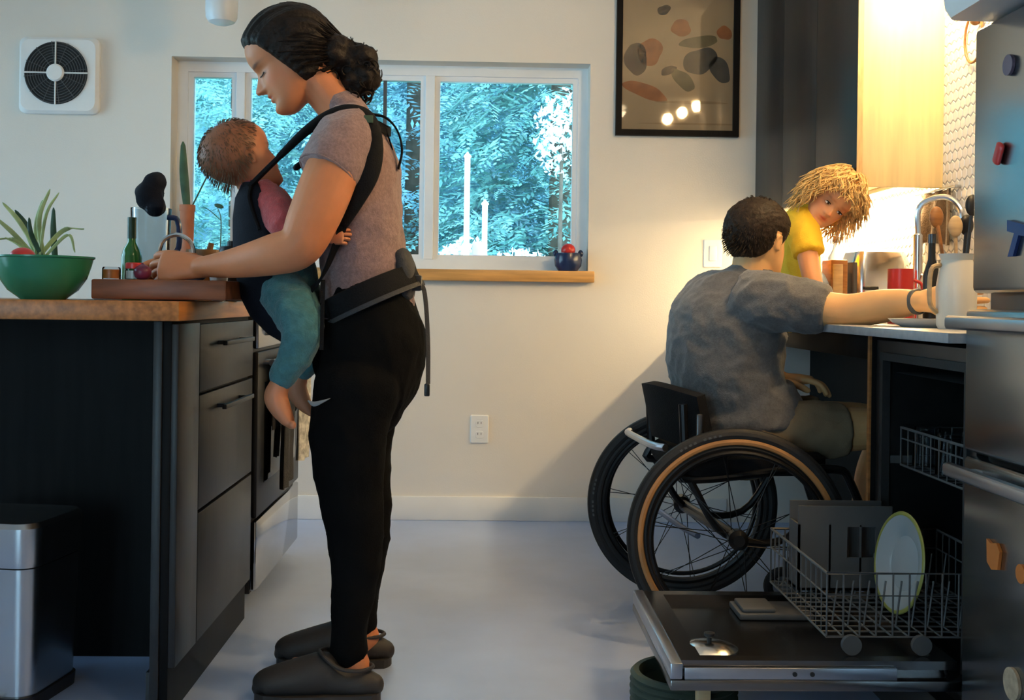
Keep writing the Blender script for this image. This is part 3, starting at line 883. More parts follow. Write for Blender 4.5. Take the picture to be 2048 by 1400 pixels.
mk('dispenser', [cube2((0.62, 2.62, dz - 0.003), (0.80, 2.74, dz + 0.012), 0.004), cube2((0.63, 2.63, dz + 0.012), (0.71, 2.73, dz + 0.022), 0.004)], 'grey_plastic', dr)
mk('door_spring_foot', cube2((CX - 0.02, DY0 + 0.02, 0.0), (CX + 0.03, DY1 - 0.04, 0.12)), 'black_plastic', dw, smooth=False)
# lower rack
def rack(x0, x1, y0, y1, zb, zt, name, par, nx, ny, front_dip=0.0):
    W = []
    r = 0.0022
    def rect(z, rr, fd=0.0):
        return tube([(x0, y0, z - fd), (x1, y0, z), (x1, y1, z), (x0, y1, z - fd)], rr, 6, closed=True)
    W += [rect(zt, 0.0035, 0), rect((zt + zb) / 2 + .02, r), rect(zb, 0.003)]
    for i in range(nx + 1):
        x = x0 + (x1 - x0) * i / nx
        W.append(tube([(x, y0, zt), (x, y0, zb), (x, y1, zb), (x, y1, zt)], r, 6))
    for j in range(ny + 1):
        y = y0 + (y1 - y0) * j / ny
        W.append(tube([(x0, y, zt), (x0, y, zb), (x1, y, zb), (x1, y, zt)], r, 6))
    for i in range(1, nx):
        for j in (2, ny - 3):
            x = x0 + (x1 - x0) * i / nx; y = y0 + (y1 - y0) * j / ny
            W.append(tube([(x, y, zb), (x + 0.012, y, zb + 0.10)], 0.0022, 6))
    return mk(name, W, 'wire', par, kind='stuff')
RKx0, RKx1 = 0.735, 1.16
lower = rack(RKx0, RKx1, DY0 + 0.06, DY1 - 0.07, dz + 0.05, dz + 0.185, 'lower_rack', dw, 12, 12)
for xx in (RKx0 + 0.05, RKx0 + 0.2):
    for yy in (DY0 + 0.05, DY1 - 0.06):
        mk('rack_wheel', disc((xx, yy, dz + 0.036), (0, 1, 0), 0.021, 0.012, 20), 'grey_plastic', lower)
rack(CX + 0.06, RIGHT_X - 0.06, DY0 + 0.05, DY1 - 0.07, 0.565, 0.66, 'upper_rack', dw, 8, 10)
# cutlery basket (front corner of the rack)
cb = root('cutlery_basket', (0.83, 2.66, dz + .06), 'grey plastic cutlery basket with round holes in the lower rack', 'basket')
bxm, bym = 0.90, 2.735
mk('wall_panel', plate_with_hole(0.77, 1.00, dz + 0.06, dz + 0.265, (0.80, 0.86, dz + 0.16, dz + 0.235), lambda u, v, d: (u, bym + d, v), 0.006), 'grey_plastic', cb, smooth=False)
mk('wall_panel', plate_with_hole(0.77, 1.00, dz + 0.06, dz + 0.265, (0.89, 0.96, dz + 0.14, dz + 0.215), lambda u, v, d: (u, bym - 0.075 + d, v), 0.006), 'grey_plastic', cb, smooth=False)
for xx in (0.77, 0.845, 0.92, 0.995):
    mk('divider', cube2((xx, bym - 0.075, dz + 0.06), (xx + 0.005, bym, dz + 0.22)), 'grey_plastic', cb, smooth=False)
mk('bottom', cube2((0.77, bym - 0.075, dz + 0.06), (1.0, bym + .006, dz + 0.066)), 'grey_plastic', cb, smooth=False)
mk('table_knife', [loft([(0.875, bym - .04, dz + .07), (0.878, bym - .042, dz + .17), (0.885, bym - .05, dz + .25)], [(0.006, 0.002), (0.007, 0.003), (0.009, 0.003)], n=10)], 'alloy', label='steel knife handle standing in the cutlery basket', cat='cutlery')
# plates in the rack
def plate(loc, R, ang, lab, tilt=0.14):
    M = Rz(ang) @ Ry(-PI / 2 + tilt)
    p = root('dinner_plate', (loc[0], loc[1], loc[2] - R), lab, 'plate')
    mk('dish', lathe([(0.001, 0.0), (R * .55, 0.0), (R * .62, 0.004), (R * .93, 0.016), (R * .93, 0.020), (R * .6, 0.008), (R * .54, 0.004), (0.001, 0.004)], 48, loc, M), 'plate', p)
    mk('rim_band', torus(tuple(Vector(loc) + M @ Vector((0, 0, 0.0185))), M @ Vector((0, 0, 1)), R * .965, 0, 56, 8, (R * .045, 0.003)), 'plate_rim', p)
c = at(1812, 1148, 2.50)
plate((c.x, 2.50, dz + 0.165), 0.115, math.radians(6), 'white dinner plate with an olive rim standing in the lower rack')
# glasses upside down in the upper rack
for k, (gx, gy, lab) in enumerate(((1.10, 2.56, 'clear tumbler upside down at the front of the upper rack'), (1.10, 2.70, 'clear tumbler upside down at the left of the upper rack'), (1.20, 2.52, 'clear tumbler upside down deeper in the upper rack'))):
    mk('tumbler', lathe([(0.036, 0.0), (0.031, 0.095), (0.001, 0.096), (0.001, 0.092), (0.028, 0.09), (0.033, 0.0)], 24, (gx, gy, 0.575)), 'jar_glass', label=lab, cat='glass')
# pot lid lying on the door
q = at(1420, 1262, 2.38)
lid = root('pot_lid', (q.x, 2.38, dz), 'round steel pot lid lying on the open dishwasher door', 'lid')
mk('cover', lathe([(0.062, 0.0), (0.062, 0.004), (0.055, 0.008), (0.03, 0.016), (0.001, 0.018)], 40, (q.x, 2.385, dz + 0.002)), 'steel_bright', lid)
mk('knob', lathe([(0.005, 0.0), (0.005, 0.01), (0.012, 0.014), (0.012, 0.02), (0.001, 0.022)], 20, (q.x, 2.385, dz + 0.018)), 'black_plastic', lid)
# ribbed tub and wooden prop below the door
rib = []
for i in range(40):
    z = 0.148 * i / 39
    rib.append((0.105 + 0.012 * math.sin(z / 0.15 * 2.2) + 0.0035 * math.sin(i * 2 * PI / 4), z))
rib += [(0.10, 0.148), (0.095, 0.12), (0.001, 0.02)]
mk('ribbed_tub', lathe(rib, 40, (0.455, 2.45, 0.0)), 'ribbed_green', label='dark green ribbed tub on the floor under the dishwasher door', cat='tub')
q = at(1405, 1385, DY0 + 0.05)
mk('door_prop', [cube2((q.x - .014, DY0 + .03, 0.0), (q.x + .014, DY0 + .06, dz - 0.0455), 0.003), cube2((q.x - .03, DY0 + .02, 0.0), (q.x + .03, DY0 + .07, 0.012), 0.002)], 'wood_pale', label='short pale wooden prop under the dishwasher door', cat='prop')

# ---- fridge
FX, FY1 = 0.985, 2.235
fr = root('fridge', (1.35, 1.75, 0), 'tall stainless steel fridge with two lower drawers and magnets', 'fridge')
mk('body', cube2((FX + 0.05, 1.33, 0.02), (1.74, FY1 - 0.002, 1.545), 0.006), 'steel_dark', fr)
mk('upper_door', cube2((FX + 0.012, 1.33, 0.997), (FX + 0.05, FY1, 1.538), 0.012, 3), 'steel_fridge', fr)
for za, zb in ((0.675, 0.965), (0.10, 0.665)):
    d_ = mk('drawer', cube2((FX, 1.33, za), (FX + 0.05, FY1, zb), 0.010, 3), 'steel_fridge', fr)
    zh = zb - 0.028
    mk('handle', [cube2((FX - 0.045, 1.40, zh - 0.014), (FX - 0.022, FY1 - 0.0, zh + 0.014), 0.008, 3), cube2((FX - 0.03, FY1 - 0.09, zh - 0.009), (FX + .002, FY1 - 0.06, zh + 0.009), 0.003), cube2((FX - 0.03, 1.45, zh - 0.009), (FX + .002, 1.48, zh + 0.009), 0.003)], 'alloy', d_)
# magnets on the front: (px, py) on the plane x = FX
def on_x(px, py, X):
    d = RC @ Vector(((px - PPX) / FPX, -(py - PPY) / FPX, -1.0))
    return EYE + d * (X / d.x)
def magnet(name, px, py, poly, X, m, lab, s=1.0, th=0.006):
    p = on_x(px, py, X)
    return mk(name, prism([(u * s, v * s) for u, v in poly], lambda u, v: (X - th - 0.0004, p.y + u, p.z + v), (th, 0, 0)), m, smooth=False, label=lab, cat='magnet')
circ = [(0.5 * math.cos(a), 0.5 * math.sin(a)) for a in np.linspace(0, 2 * PI, 20, endpoint=False)]
magnet('round_magnet', 2021, 130, circ, FX + 0.012, 'purple_magnet', 'round purple magnet near the top of the fridge', 0.04)
pr = on_x(2004, 307, FX + 0.012)
mk('pill_magnet', loft([(FX + 0.006, pr.y - 0.006, pr.z + 0.014), (FX + 0.006, pr.y + 0.010, pr.z - 0.014)], [(0.006, 0.014), (0.006, 0.014)], (1, 0, 0), n=16), 'red_gloss', label='red capsule shaped magnet in the middle of the fridge door', cat='magnet')
magnet('letter_magnet', 2038, 475, [(-.5, .3), (.5, .5), (.5, .2), (.1, .12), (.45, -.5), (.15, -.5), (-.15, .05), (-.5, 0)][::-1], FX + 0.012, 'blue_magnet', 'dark blue angular letter magnet low on the fridge door', 0.07)
magnet('brown_magnet', 1992, 1112, [(-.5, .25), (-.25, .5), (.2, .4), (.5, .5), (.45, -.3), (.1, -.5), (-.35, -.4)][::-1], FX, 'orange_gloss', 'orange brown animal shaped magnet on the freezer drawer', 0.055)
magnet('tan_magnet', 2028, 1368, circ, FX, 'magnet_tan', 'round tan speckled magnet low on the freezer drawer', 0.06)
magnet('peach_magnet', 2047, 1148, circ, FX, 'orange_gloss', 'small orange magnet at the right edge of the freezer drawer', 0.035)
# white tray on top of the fridge, its edge over the front
ty = root('white_tray', (1.15, 2.0, 1.546), 'white plastic tray on top of the fridge, sticking out over its front', 'tray')
mk('tray', rr_loft([(0.225, 0.20, 0.03, 0.0), (0.235, 0.21, 0.035, 0.02), (0.24, 0.215, 0.035, 0.07)], None, (1.148, 2.00, 1.5465)), 'white_plastic', ty)
mk('rim', rr_loft([(0.246, 0.221, 0.036, 0.07), (0.246, 0.221, 0.036, 0.08)], None, (1.148, 2.00, 1.5465)), 'white_plastic', ty)

# ================================================================== on the back wall
c = at(122, 153, BACK_Y)
vf_ = root('wall_fan', (c.x, BACK_Y, c.z - .17), 'square white wall fan with a round dark grille', 'fan')
My = Rx(PI / 2)
mk('housing', rr_loft([(0.172, 0.166, 0.03, 0.0), (0.172, 0.166, 0.03, 0.02), (0.160, 0.154, 0.04, 0.034), (0.147, 0.147, 0.146, 0.036)], My, (c.x, BACK_Y, c.z)), 'white_plastic', vf_)
mk('duct', disc((c.x - .008, BACK_Y - 0.0365, c.z + .008), (0, 1, 0), 0.136, 0.003, 48), 'black_plastic', vf_)
for k in range(8):
    mk('grille_ring', torus((c.x - .008, BACK_Y - 0.042, c.z + .008), (0, 1, 0), 0.052 + k * 0.0115, 0.0016, 40, 6), 'grey_plastic', vf_)
for k in range(4):
    a = k * PI / 2
    d = Vector((math.cos(a), 0, math.sin(a)))
    p0 = Vector((c.x - .008, BACK_Y - 0.043, c.z + .008))
    mk('spoke', tube([p0 + d * 0.035, p0 + d * 0.138], 0.0035, 8), 'white_plastic', vf_)
for k in range(12):
    a = k * PI / 6 + 0.13
    d = Vector((math.cos(a), 0, math.sin(a)))
    mk('grille_rib', tube([p0 + d * 0.04, p0 + d * 0.137], 0.0014, 6), 'grey_plastic', vf_)
mk('hub', lathe([(0.038, 0.0), (0.038, 0.006), (0.032, 0.012), (0.001, 0.013)], 32, (c.x - .008, BACK_Y - 0.04, c.z + .008), My), 'white_plastic', vf_)

c = at(443, 50, 4.45)
pen = root('pendant_lamp', (c.x, 4.45, c.z), 'frosted white glass pendant lamp at the top edge of the photo', 'lamp')
prof = [(0.001, 0.0), (0.03, 0.002), (0.052, 0.012), (0.062, 0.03), (0.064, 0.06), (0.064, 0.20), (0.05, 0.23), (0.02, 0.24)]
M_('frosted', (0.80, 0.83, 0.86), 0.35, var=0.02, trans=0.25)
mk('shade', lathe(prof, 36, (c.x, 4.45, c.z)), 'frosted', pen)
mk('socket', lathe([(0.022, 0.23), (0.022, 0.29), (0.006, 0.30)], 16, (c.x, 4.45, c.z)), 'steel', pen)
mk('cord', tube([(c.x, 4.45, c.z + .29), (c.x, 4.45, CEIL_Z)], 0.003, 6), 'black_plastic', pen)
mk('ceiling_cup', lathe([(0.05, -0.025), (0.055, 0.0), (0.0, 0.0)], 20, (c.x, 4.45, CEIL_Z)), 'steel', pen)

# framed poster: plain abstract stand-in
a = at(1231, 270, BACK_Y - .02); b = at(1477, 270, BACK_Y - .02)
fx0, fx1, fz0, fz1 = a.x, b.x, a.z, a.z + 0.74
fp = root('picture_frame', ((fx0 + fx1) / 2, BACK_Y, fz0), 'black framed poster with tan and dark shapes on the wall', 'picture')
mk('frame', plate_with_hole(fx0, fx1, fz0, fz1, (fx0 + 0.026, fx1 - 0.026, fz0 + 0.026, fz1 - 0.026), lambda u, v, d: (u, BACK_Y - 0.028 + d, v), 0.027), 'black_laminate', fp, smooth=False)
pr_ = mk('print', cube2((fx0 + 0.02, BACK_Y - 0.012, fz0 + 0.02), (fx1 - 0.02, BACK_Y - 0.004, fz1 - 0.02)), 'poster_paper', fp, smooth=False)
M_('print_rust', (0.36, 0.13, 0.04), 0.6, var=0.2, nscale=20)
M_('print_slate', (0.045, 0.055, 0.06), 0.6, var=0.2, nscale=20)
M_('print_olive', (0.14, 0.13, 0.07), 0.6, var=0.2, nscale=20)
M_('print_dark', (0.035, 0.025, 0.02), 0.6, var=0.2, nscale=20)
M_('print_line', (0.34, 0.26, 0.16), 0.6)
def print_blob(px, py, rx, ry, ang, m, seed, lumps=0.12):
    cc = at(px, py, BACK_Y - .012); s = 4.838 / FPX
    r_ = random.Random(seed); ph = [r_.uniform(0, 6.28) for _ in range(3)]
    P = []
    for k in range(36):
        t = 2 * PI * k / 36
        q = 1 + lumps * (math.sin(2 * t + ph[0]) * .6 + math.sin(3 * t + ph[1]) * .5 + math.sin(5 * t + ph[2]) * .3)
        u, v = rx * q * math.cos(t) * s, ry * q * math.sin(t) * s
        P.append((u * math.cos(ang) - v * math.sin(ang), u * math.sin(ang) + v * math.cos(ang)))
    mk('print_shape', prism(P, lambda u, v: (cc.x + u, BACK_Y - 0.0124, cc.z + v), (0, 0.0006, 0)), m, pr_, smooth=False)
for args in ((1272, 118, 22, 34, 0.2, 'print_dark', 1), (1300, 104, 25, 27, 0, 'print_rust', 2), (1290, 182, 44, 15, -0.35, 'print_rust', 3),
             (1328, 20, 13, 10, 0.4, 'print_dark', 4), (1362, 56, 20, 17, 0.3, 'print_rust', 5), (1398, 84, 42, 11, 0.12, 'print_olive', 6),
             (1400, 122, 34, 26, 0.5, 'print_slate', 7), (1440, 140, 17, 30, 0.5, 'print_slate', 8), (1366, 160, 14, 30, 0.75, 'print_olive', 9),
             (1337, 141, 17, 8, 0.5, 'print_dark', 10), (1449, 66, 15, 14, 0, 'print_rust', 11), (1385, 205, 70, 3, 0, 'print_line', 12), (1380, 248, 92, 2, 0, 'print_line', 13)):
    print_blob(*args)
mk('glazing', cube2((fx0 + 0.024, BACK_Y - 0.019, fz0 + 0.024), (fx1 - 0.024, BACK_Y - 0.017, fz1 - 0.024)), 'picture_glass', fp, smooth=False)

def wall_plate(px, py, lab, kind_):
    c = at(px, py, BACK_Y)
    r = root('wall_outlet' if kind_ == 'outlet' else 'light_switch', (c.x, BACK_Y, c.z - .06), lab, 'outlet' if kind_ == 'outlet' else 'switch')
    mk('cover_plate', rr_loft([(0.040, 0.062, 0.006, 0.0), (0.040, 0.062, 0.006, 0.004), (0.037, 0.059, 0.006, 0.007)], My, (c.x, BACK_Y, c.z)), 'white_plastic', r)
    if kind_ == 'outlet':
        for dzz in (0.024, -0.024):
            s = mk('socket_face', rr_loft([(0.018, 0.016, 0.009, 0.006), (0.017, 0.015, 0.009, 0.009)], My, (c.x, BACK_Y, c.z + dzz)), 'white_plastic', r)
            for dx in (-0.007, 0.007):
                mk('slot', cube((c.x + dx, BACK_Y - 0.0093, c.z + dzz + 0.004), (0.0022, 0.001, 0.009)), 'black_plastic', s, smooth=False)
    else:
        mk('rocker', cube((c.x, BACK_Y - 0.009, c.z), (0.032, 0.008, 0.066), 0.003), 'white_plastic', r)
wall_plate(959, 858, 'white wall outlet below the window', 'outlet')
wall_plate(1425, 507, 'white light switch plate behind the man', 'switch')

# ---- on the window sill
sz = WIN[2] - 0.002
c = at(1136, 530, BACK_Y - 0.0)
pg = root('blue_pot', (c.x, BACK_Y + 0.0, sz), 'small dark blue glazed pot with a red ball on the sill', 'pot')
mk('pot', lathe([(0.001, 0.0), (0.042, 0.0), (0.058, 0.022), (0.062, 0.048), (0.055, 0.078), (0.050, 0.08), (0.052, 0.07), (0.001, 0.06)], 28, (c.x, BACK_Y, sz)), 'navy_gloss', pg)
for s in (-1, 1):
    mk('ear', ellipsoid((c.x + s * 0.055, BACK_Y, sz + 0.078), (0.012, 0.01, 0.016)), 'navy_gloss', pg)
mk('red_ball', ellipsoid((c.x, BACK_Y, sz + 0.092), (0.032, 0.032, 0.03)), 'red_gloss', label='small red ball sitting in the blue pot', cat='ball')

c = at(374, 428, BACK_Y - 0.005)
tp = root('leaf_pot', (c.x, BACK_Y, sz), 'narrow terracotta pot with a tall dark leaf on the sill', 'plant')
hp = at(374, 410, BACK_Y).z - sz
mk('pot', lathe([(0.001, 0.0), (0.026, 0.0), (0.031, hp * .9), (0.034, hp * .9), (0.034, hp), (0.029, hp), (0.001, hp * .85)], 24, (c.x, BACK_Y, sz)), 'terracotta', tp)
def blade(p0, p1, p2, w, th=0.002, tip=0.15):
    P = catmull([p0, p1, p2], 8)
    n = len(P)
    ws = [w * (0.45 + 0.55 * math.sin(PI * min(1, 0.15 + 0.85 * i / (n - 1)) )) if i < n - 1 else w * tip for i in range(n)]
    return loft(P, [(max(x, 0.0008), th) for x in ws], (1, 0.25, 0), n=8, m=1, ends=False)
t0 = Vector((c.x, BACK_Y, sz + hp * .9))
mk('leaf', blade(t0, at(368, 350, BACK_Y), at(366, 283, BACK_Y), 0.019), 'leaf_dark', tp)
mk('stake', tube([t0 + Vector((0.01, 0, 0)), at(418, 345, BACK_Y)], 0.0035, 6), 'leaf_dark', tp)
c = at(440, 500, BACK_Y - .002)
sp = root('twig_vase', (c.x, BACK_Y, sz), 'small dark vase with a bare twig on the sill', 'vase')
mk('vase', lathe([(0.001, 0), (0.02, 0), (0.026, 0.03), (0.012, 0.06), (0.014, 0.07), (0.001, 0.068)], 20, (c.x, BACK_Y, sz)), 'black_plastic', sp)
tw = Vector((c.x, BACK_Y, sz + .06))
mk('twig', [tube([tw, at(442, 440, BACK_Y), at(434, 412, BACK_Y)], [0.003, 0.0025, 0.0015], 6, 4), tube([at(441, 440, BACK_Y), at(415, 418, BACK_Y), at(398, 416, BACK_Y)], [0.002, 0.002, 0.001], 6, 4)], 'leaf_dark', sp)
mk('twig_leaf', [ellipsoid(at(438, 412, BACK_Y), (0.022, 0.003, 0.010), Ry(0.3), 10, 6), ], 'leaf_dark', sp)

# ---- on the island worktop
def on_top(px, Y, z=IZ):
    return Vector((at(px, 600, Y).x, Y, z))
c = on_top(86, 2.63)
gb = root('mixing_bowl', c, 'green mixing bowl on the island worktop', 'bowl')
R = 0.112
prof = [(0.001, 0.0), (0.050, 0.0), (0.054, 0.004), (0.078, 0.022), (0.097, 0.05), (0.107, 0.08), (0.111, 0.096), (0.115, 0.098), (0.115, 0.102), (0.108, 0.102), (0.103, 0.08), (0.092, 0.05), (0.072, 0.024), (0.045, 0.008), (0.001, 0.007)]
mk('bowl', lathe(prof, 56, c), 'green_bowl', gb)
mk('tomato', [ellipsoid(c + Vector((-.045, -.01, .098)), (0.030, 0.030, 0.024))], 'red_gloss', label='red tomato lying in the green bowl', cat='tomato')
c = on_top(78, 2.95)
spp = root('spider_plant', c, 'spider plant with long pale leaves behind the green bowl', 'plant')
mk('pot', lathe([(0.001, 0.0), (0.05, 0.0), (0.066, 0.10), (0.070, 0.10), (0.070, 0.115), (0.062, 0.115), (0.001, 0.10)], 28, c), 'white_ceramic', spp)
b0 = c + Vector((0, 0, 0.10))
for k, (px, py, mx, my, w) in enumerate(((100, 378, 78, 440, 6), (5, 405, 40, 445, 6), (-15, 430, 30, 470, 6), (168, 458, 125, 462, 6), (10, 475, 40, 490, 5), (118, 385, 92, 430, 4), (30, 420, 55, 455, 7), (58, 435, 63, 470, 6), (150, 505, 135, 470, 4), (85, 400, 72, 450, 5), (-20, 480, 30, 480, 5), (45, 450, 60, 480, 6))):
    Yk = 2.95 + 0.06 * math.sin(k * 2.4)
    mk('leaf', blade(b0 + Vector((0.012 * math.cos(k), 0.012 * math.sin(k), 0)), at(mx, my, Yk), at(px, py, Yk), w * 0.0011), 'leaf_light' if k not in (6, 7) else 'leaf_dark', spp)
c = on_top(112, 3.12)
sn = root('snake_plant', c, 'single upright dark snake plant leaf beside the spider plant', 'plant')
mk('pot', lathe([(0.001, 0.0), (0.03, 0.0), (0.036, 0.08), (0.032, 0.08), (0.001, 0.07)], 24, c), 'terracotta', sn)
mk('leaf', blade(c + Vector((0, 0, .07)), at(107, 470, 3.12), at(107, 415, 3.12), 0.0085), 'leaf_dark', sn)
# paper under the board, cutting board
c = on_top(165, 2.66)
mk('paper_sheet', cube((c.x - .02, 2.74, IZ + 0.0012), (0.11, 0.2, 0.002)), 'paper', smooth=False, label='white paper lying under the cutting board', cat='paper')
b0 = at(181, 600, 2.60); b1 = at(452, 600, 2.60)
BZ = IZ + 0.003
mk('cutting_board', cube2((b0.x, 2.60, BZ), (b1.x, 2.93, BZ + 0.047), 0.005), 'board_wood', label='thick dark wooden cutting board under the woman\'s hands', cat='board')
BT = BZ + 0.047
def jar(name, px, Y, z, r, h, mb, mc, lab, lidh=0.012):
    c = on_top(px, Y, z)
    j = root(name, c, lab, 'jar')
    mk('contents', lathe([(0.001, 0.002), (r * .9, 0.002), (r * .9, h * .8), (0.001, h * .8)], 20, c), mc, j)
    mk('glass_body', lathe([(0.001, 0.0), (r, 0.0), (r, h * .88), (r * .9, h), (0.001, h)], 24, c), 'jar_glass', j)
    if mb:
        mk('lid', lathe([(r * .98, h), (r * .98, h + lidh), (r * .9, h + lidh + .002), (0.001, h + lidh + .002)], 24, c), mb, j)
jar('spice_jar', 222, 2.63, BT, 0.021, 0.029, None, 'orange_gloss', 'small open jar of orange spice on the cutting board')
jar('spice_jar', 268, 2.64, BT, 0.021, 0.026, 'red_gloss', 'cream_ceramic', 'small jar with a red lid on the cutting board')
c = on_top(262, 2.98)
ob = root('oil_bottle', c, 'green glass bottle with a dark neck behind the cutting board', 'bottle')
mk('glass_body', lathe([(0.001, 0.0), (0.026, 0.0), (0.027, 0.01), (0.027, 0.115), (0.022, 0.135), (0.011, 0.155), (0.0105, 0.18), (0.001, 0.18)], 28, c), mat('bottle_green', (0.03, 0.16, 0.03), 0.15, var=0.1, coat=0.5), ob)
mk('neck_cap', lathe([(0.0115, 0.165), (0.0115, 0.222), (0.001, 0.223)], 20, c), mat('cap_green', (0.012, 0.04, 0.016), 0.4), ob)
c = on_top(300, 3.15)
bl = root('blender_jug', c, 'clear blender jug with a dark lid behind the green bottle', 'blender')
mk('base', lathe([(0.001, 0.0), (0.06, 0.0), (0.055, 0.06), (0.045, 0.07), (0.001, 0.07)], 28, c), 'blue_enamel', bl)
mk('jug', lathe([(0.044, 0.07), (0.052, 0.12), (0.056, 0.26), (0.053, 0.26), (0.049, 0.12), (0.041, 0.074)], 28, c), 'jar_glass', bl)
lv, lf, ln = remesh([ellipsoid(c + Vector((-.005, 0, 0.30)), (0.036, 0.036, 0.045)), ellipsoid(c + Vector((0.008, 0, 0.335)), (0.032, 0.03, 0.028)), ellipsoid(c + Vector((0.012, 0, 0.27)), (0.03, 0.03, 0.03))], 0.006, 2)
mk('lid_cloth', (wrinkle(lv, ln, 0.006, 24, 1.0), lf), 'navy_fabric', bl, angle=180)
mk('handle', tube([c + Vector((0.05, -.01, 0.235)), c + Vector((0.078, -.01, 0.225)), c + Vector((0.082, -.01, 0.15)), c + Vector((0.052, -.01, 0.12))], 0.008, 10, 4), 'navy_gloss', bl)
c = on_top(352, 3.0)
kt = root('kettle', c, 'small blue enamel kettle behind the cutting board', 'kettle')
mk('body', lathe([(0.001, 0.0), (0.055, 0.0), (0.062, 0.02), (0.060, 0.07), (0.045, 0.105), (0.02, 0.12), (0.001, 0.122)], 28, c), 'blue_enamel', kt)
mk('lid_knob', ellipsoid(c + Vector((0, 0, 0.128)), (0.01, 0.01, 0.01)), 'black_plastic', kt)
mk('spout', tube([c + Vector((0.05, 0, 0.05)), c + Vector((0.08, 0, 0.08)), c + Vector((0.092, 0, 0.11))], [0.014, 0.010, 0.008], 10, 4), 'blue_enamel', kt)
mk('handle', tube([c + Vector((-0.05, 0, 0.08)), c + Vector((-0.04, 0, 0.155)), c + Vector((0.0, 0, 0.178)), c + Vector((0.04, 0, 0.155)), c + Vector((0.05, 0, 0.09))], 0.006, 8, 4), 'steel_bright', kt)
c = on_top(406, 3.16)
mo = root('wooden_mortar', c, 'round brown wooden mortar beside the kettle', 'mortar')
mk('bowl', lathe([(0.001, 0.0), (0.03, 0.0), (0.034, 0.012), (0.026, 0.03), (0.040, 0.06), (0.050, 0.10), (0.048, 0.145), (0.042, 0.145), (0.04, 0.10), (0.001, 0.07)], 28, c), 'wood_brown', mo)
mk('pestle', tube([c + Vector((0.0, 0, 0.08)), c + Vector((0.022, 0, 0.165))], [0.012, 0.008], 10, 4), 'wood_brown', mo)
c = on_top(437, 2.975)
mk('espresso_cup', lathe([(0.001, 0.0), (0.018, 0.0), (0.028, 0.10), (0.031, 0.118), (0.027, 0.118), (0.022, 0.10), (0.001, 0.02)], 24, c), 'white_ceramic', label='narrow white cup beside the wooden mortar', cat='cup')
c = on_top(462, 3.05)
mk('black_canister', [lathe([(0.001, 0.0), (0.034, 0.0), (0.034, 0.14), (0.03, 0.15), (0.012, 0.152), (0.012, 0.165), (0.001, 0.167)], 24, c)], 'black_plastic', label='black lidded canister behind the baby carrier', cat='canister')
for px, Y, h, m, lab in ((208, 3.2, 0.055, 'steel_bright', 'small steel dish behind the cutting board'), (232, 3.1, 0.048, 'black_plastic', 'small black dish beside the green bottle')):
    c = on_top(px, Y)
    mk('small_dish', lathe([(0.001, 0.0), (0.022, 0.0), (0.03, h * .6), (0.036, h), (0.032, h), (0.024, h * .5), (0.001, h * .3)], 24, c), m, label=lab, cat='dish')

# ---- on the right counter
def on_ctr(px, Y, z=CZ):
    return Vector((at(px, 640, Y).x, Y, z))
def zpx(py, Y, px=1750):
    return at(px, py, Y).z
# white pitcher near the fridge
c = on_ctr(1912, 2.62)
h = zpx(508, 2.62, 1912) - CZ
pt = root('pitcher', c, 'large cream pitcher on the counter beside the fridge', 'pitcher')
mk('body', lathe([(0.001, 0.0), (0.040, 0.0), (0.045, 0.01), (0.047, h * .55), (0.040, h * .8), (0.036, h * .92), (0.042, h), (0.039, h), (0.033, h * .92), (0.037, h * .8), (0.001, h * .5)], 32, c), 'cream_ceramic', pt)
mk('handle', tube([c + Vector((-0.038, 0, h * .85)), c + Vector((-0.062, 0, h * .78)), c + Vector((-0.064, 0, h * .35)), c + Vector((-0.045, 0, h * .22))], 0.006, 8, 4), 'wood_pale', pt)
# faucet
c = on_ctr(1834, 3.35)
fa = root('faucet', c, 'tall brushed gooseneck faucet at the sink', 'faucet')
h = zpx(470, 3.35, 1834) - CZ
top = zpx(420, 3.35, 1834) - CZ
mk('body', lathe([(0.026, 0.0), (0.026, 0.008), (0.014, 0.012), (0.014, h), (0.011, h + .004), (0.001, h + .006)], 20, c), 'steel_bright', fa)
mk('spout', tube([c + Vector((0, 0, h)), c + Vector((0, 0, top)), c + Vector((0.025, -.02, top + 0.03)), c + Vector((0.07, -.05, top + .035)), c + Vector((0.10, -.07, top + .0)), c + Vector((0.105, -.075, top - .05))], 0.009, 10, 5), 'steel_bright', fa)
mk('lever', tube([c + Vector((0.0, -.012, h * .4)), c + Vector((-.01, -.06, h * .55))], [0.006, 0.004], 8), 'steel_bright', fa)
# hanging brown towels on a hook rail
def towel_wall(y0, y1, zt, zb, x, seed, lab):
    r_ = random.Random(seed); ph = r_.uniform(0, 6); rows = []
    for i in range(18):
        t = i / 17; row = []
        for j in range(22):
            s = j / 21
            row.append((x - 0.016 - 0.010 * t - 0.014 * math.sin(s * 15 + ph) * (0.35 + .65 * t), y0 + (y1 - y0) * (0.5 + (s - 0.5) * (0.85 + 0.25 * t)), zt - (zt - zb) * t - 0.010 * math.sin(s * 5 + ph) * t))
        rows.append(row)
    return mk('hand_towel', sheet(rows, 0.006), 'brown_towel', label=lab, cat='towel')
zt = UZ - 0.012
towel_wall(3.40, 3.66, zt, zt - 0.17, RIGHT_X, 4, 'folded brown towel hanging on the tiled wall')
rl = root('towel_rail', (RIGHT_X, 3.53, zt), 'slim steel towel rail on the tiled wall', 'rail')
mk('bar', tube([(RIGHT_X - 0.022, 3.37, zt + .003), (RIGHT_X - 0.022, 3.69, zt + .003)], 0.004, 8), 'steel', rl)
for yy in (3.38, 3.68):
    mk('bracket', tube([(RIGHT_X - 0.004, yy, zt + .003), (RIGHT_X - 0.022, yy, zt + .003)], 0.005, 8), 'steel', rl)
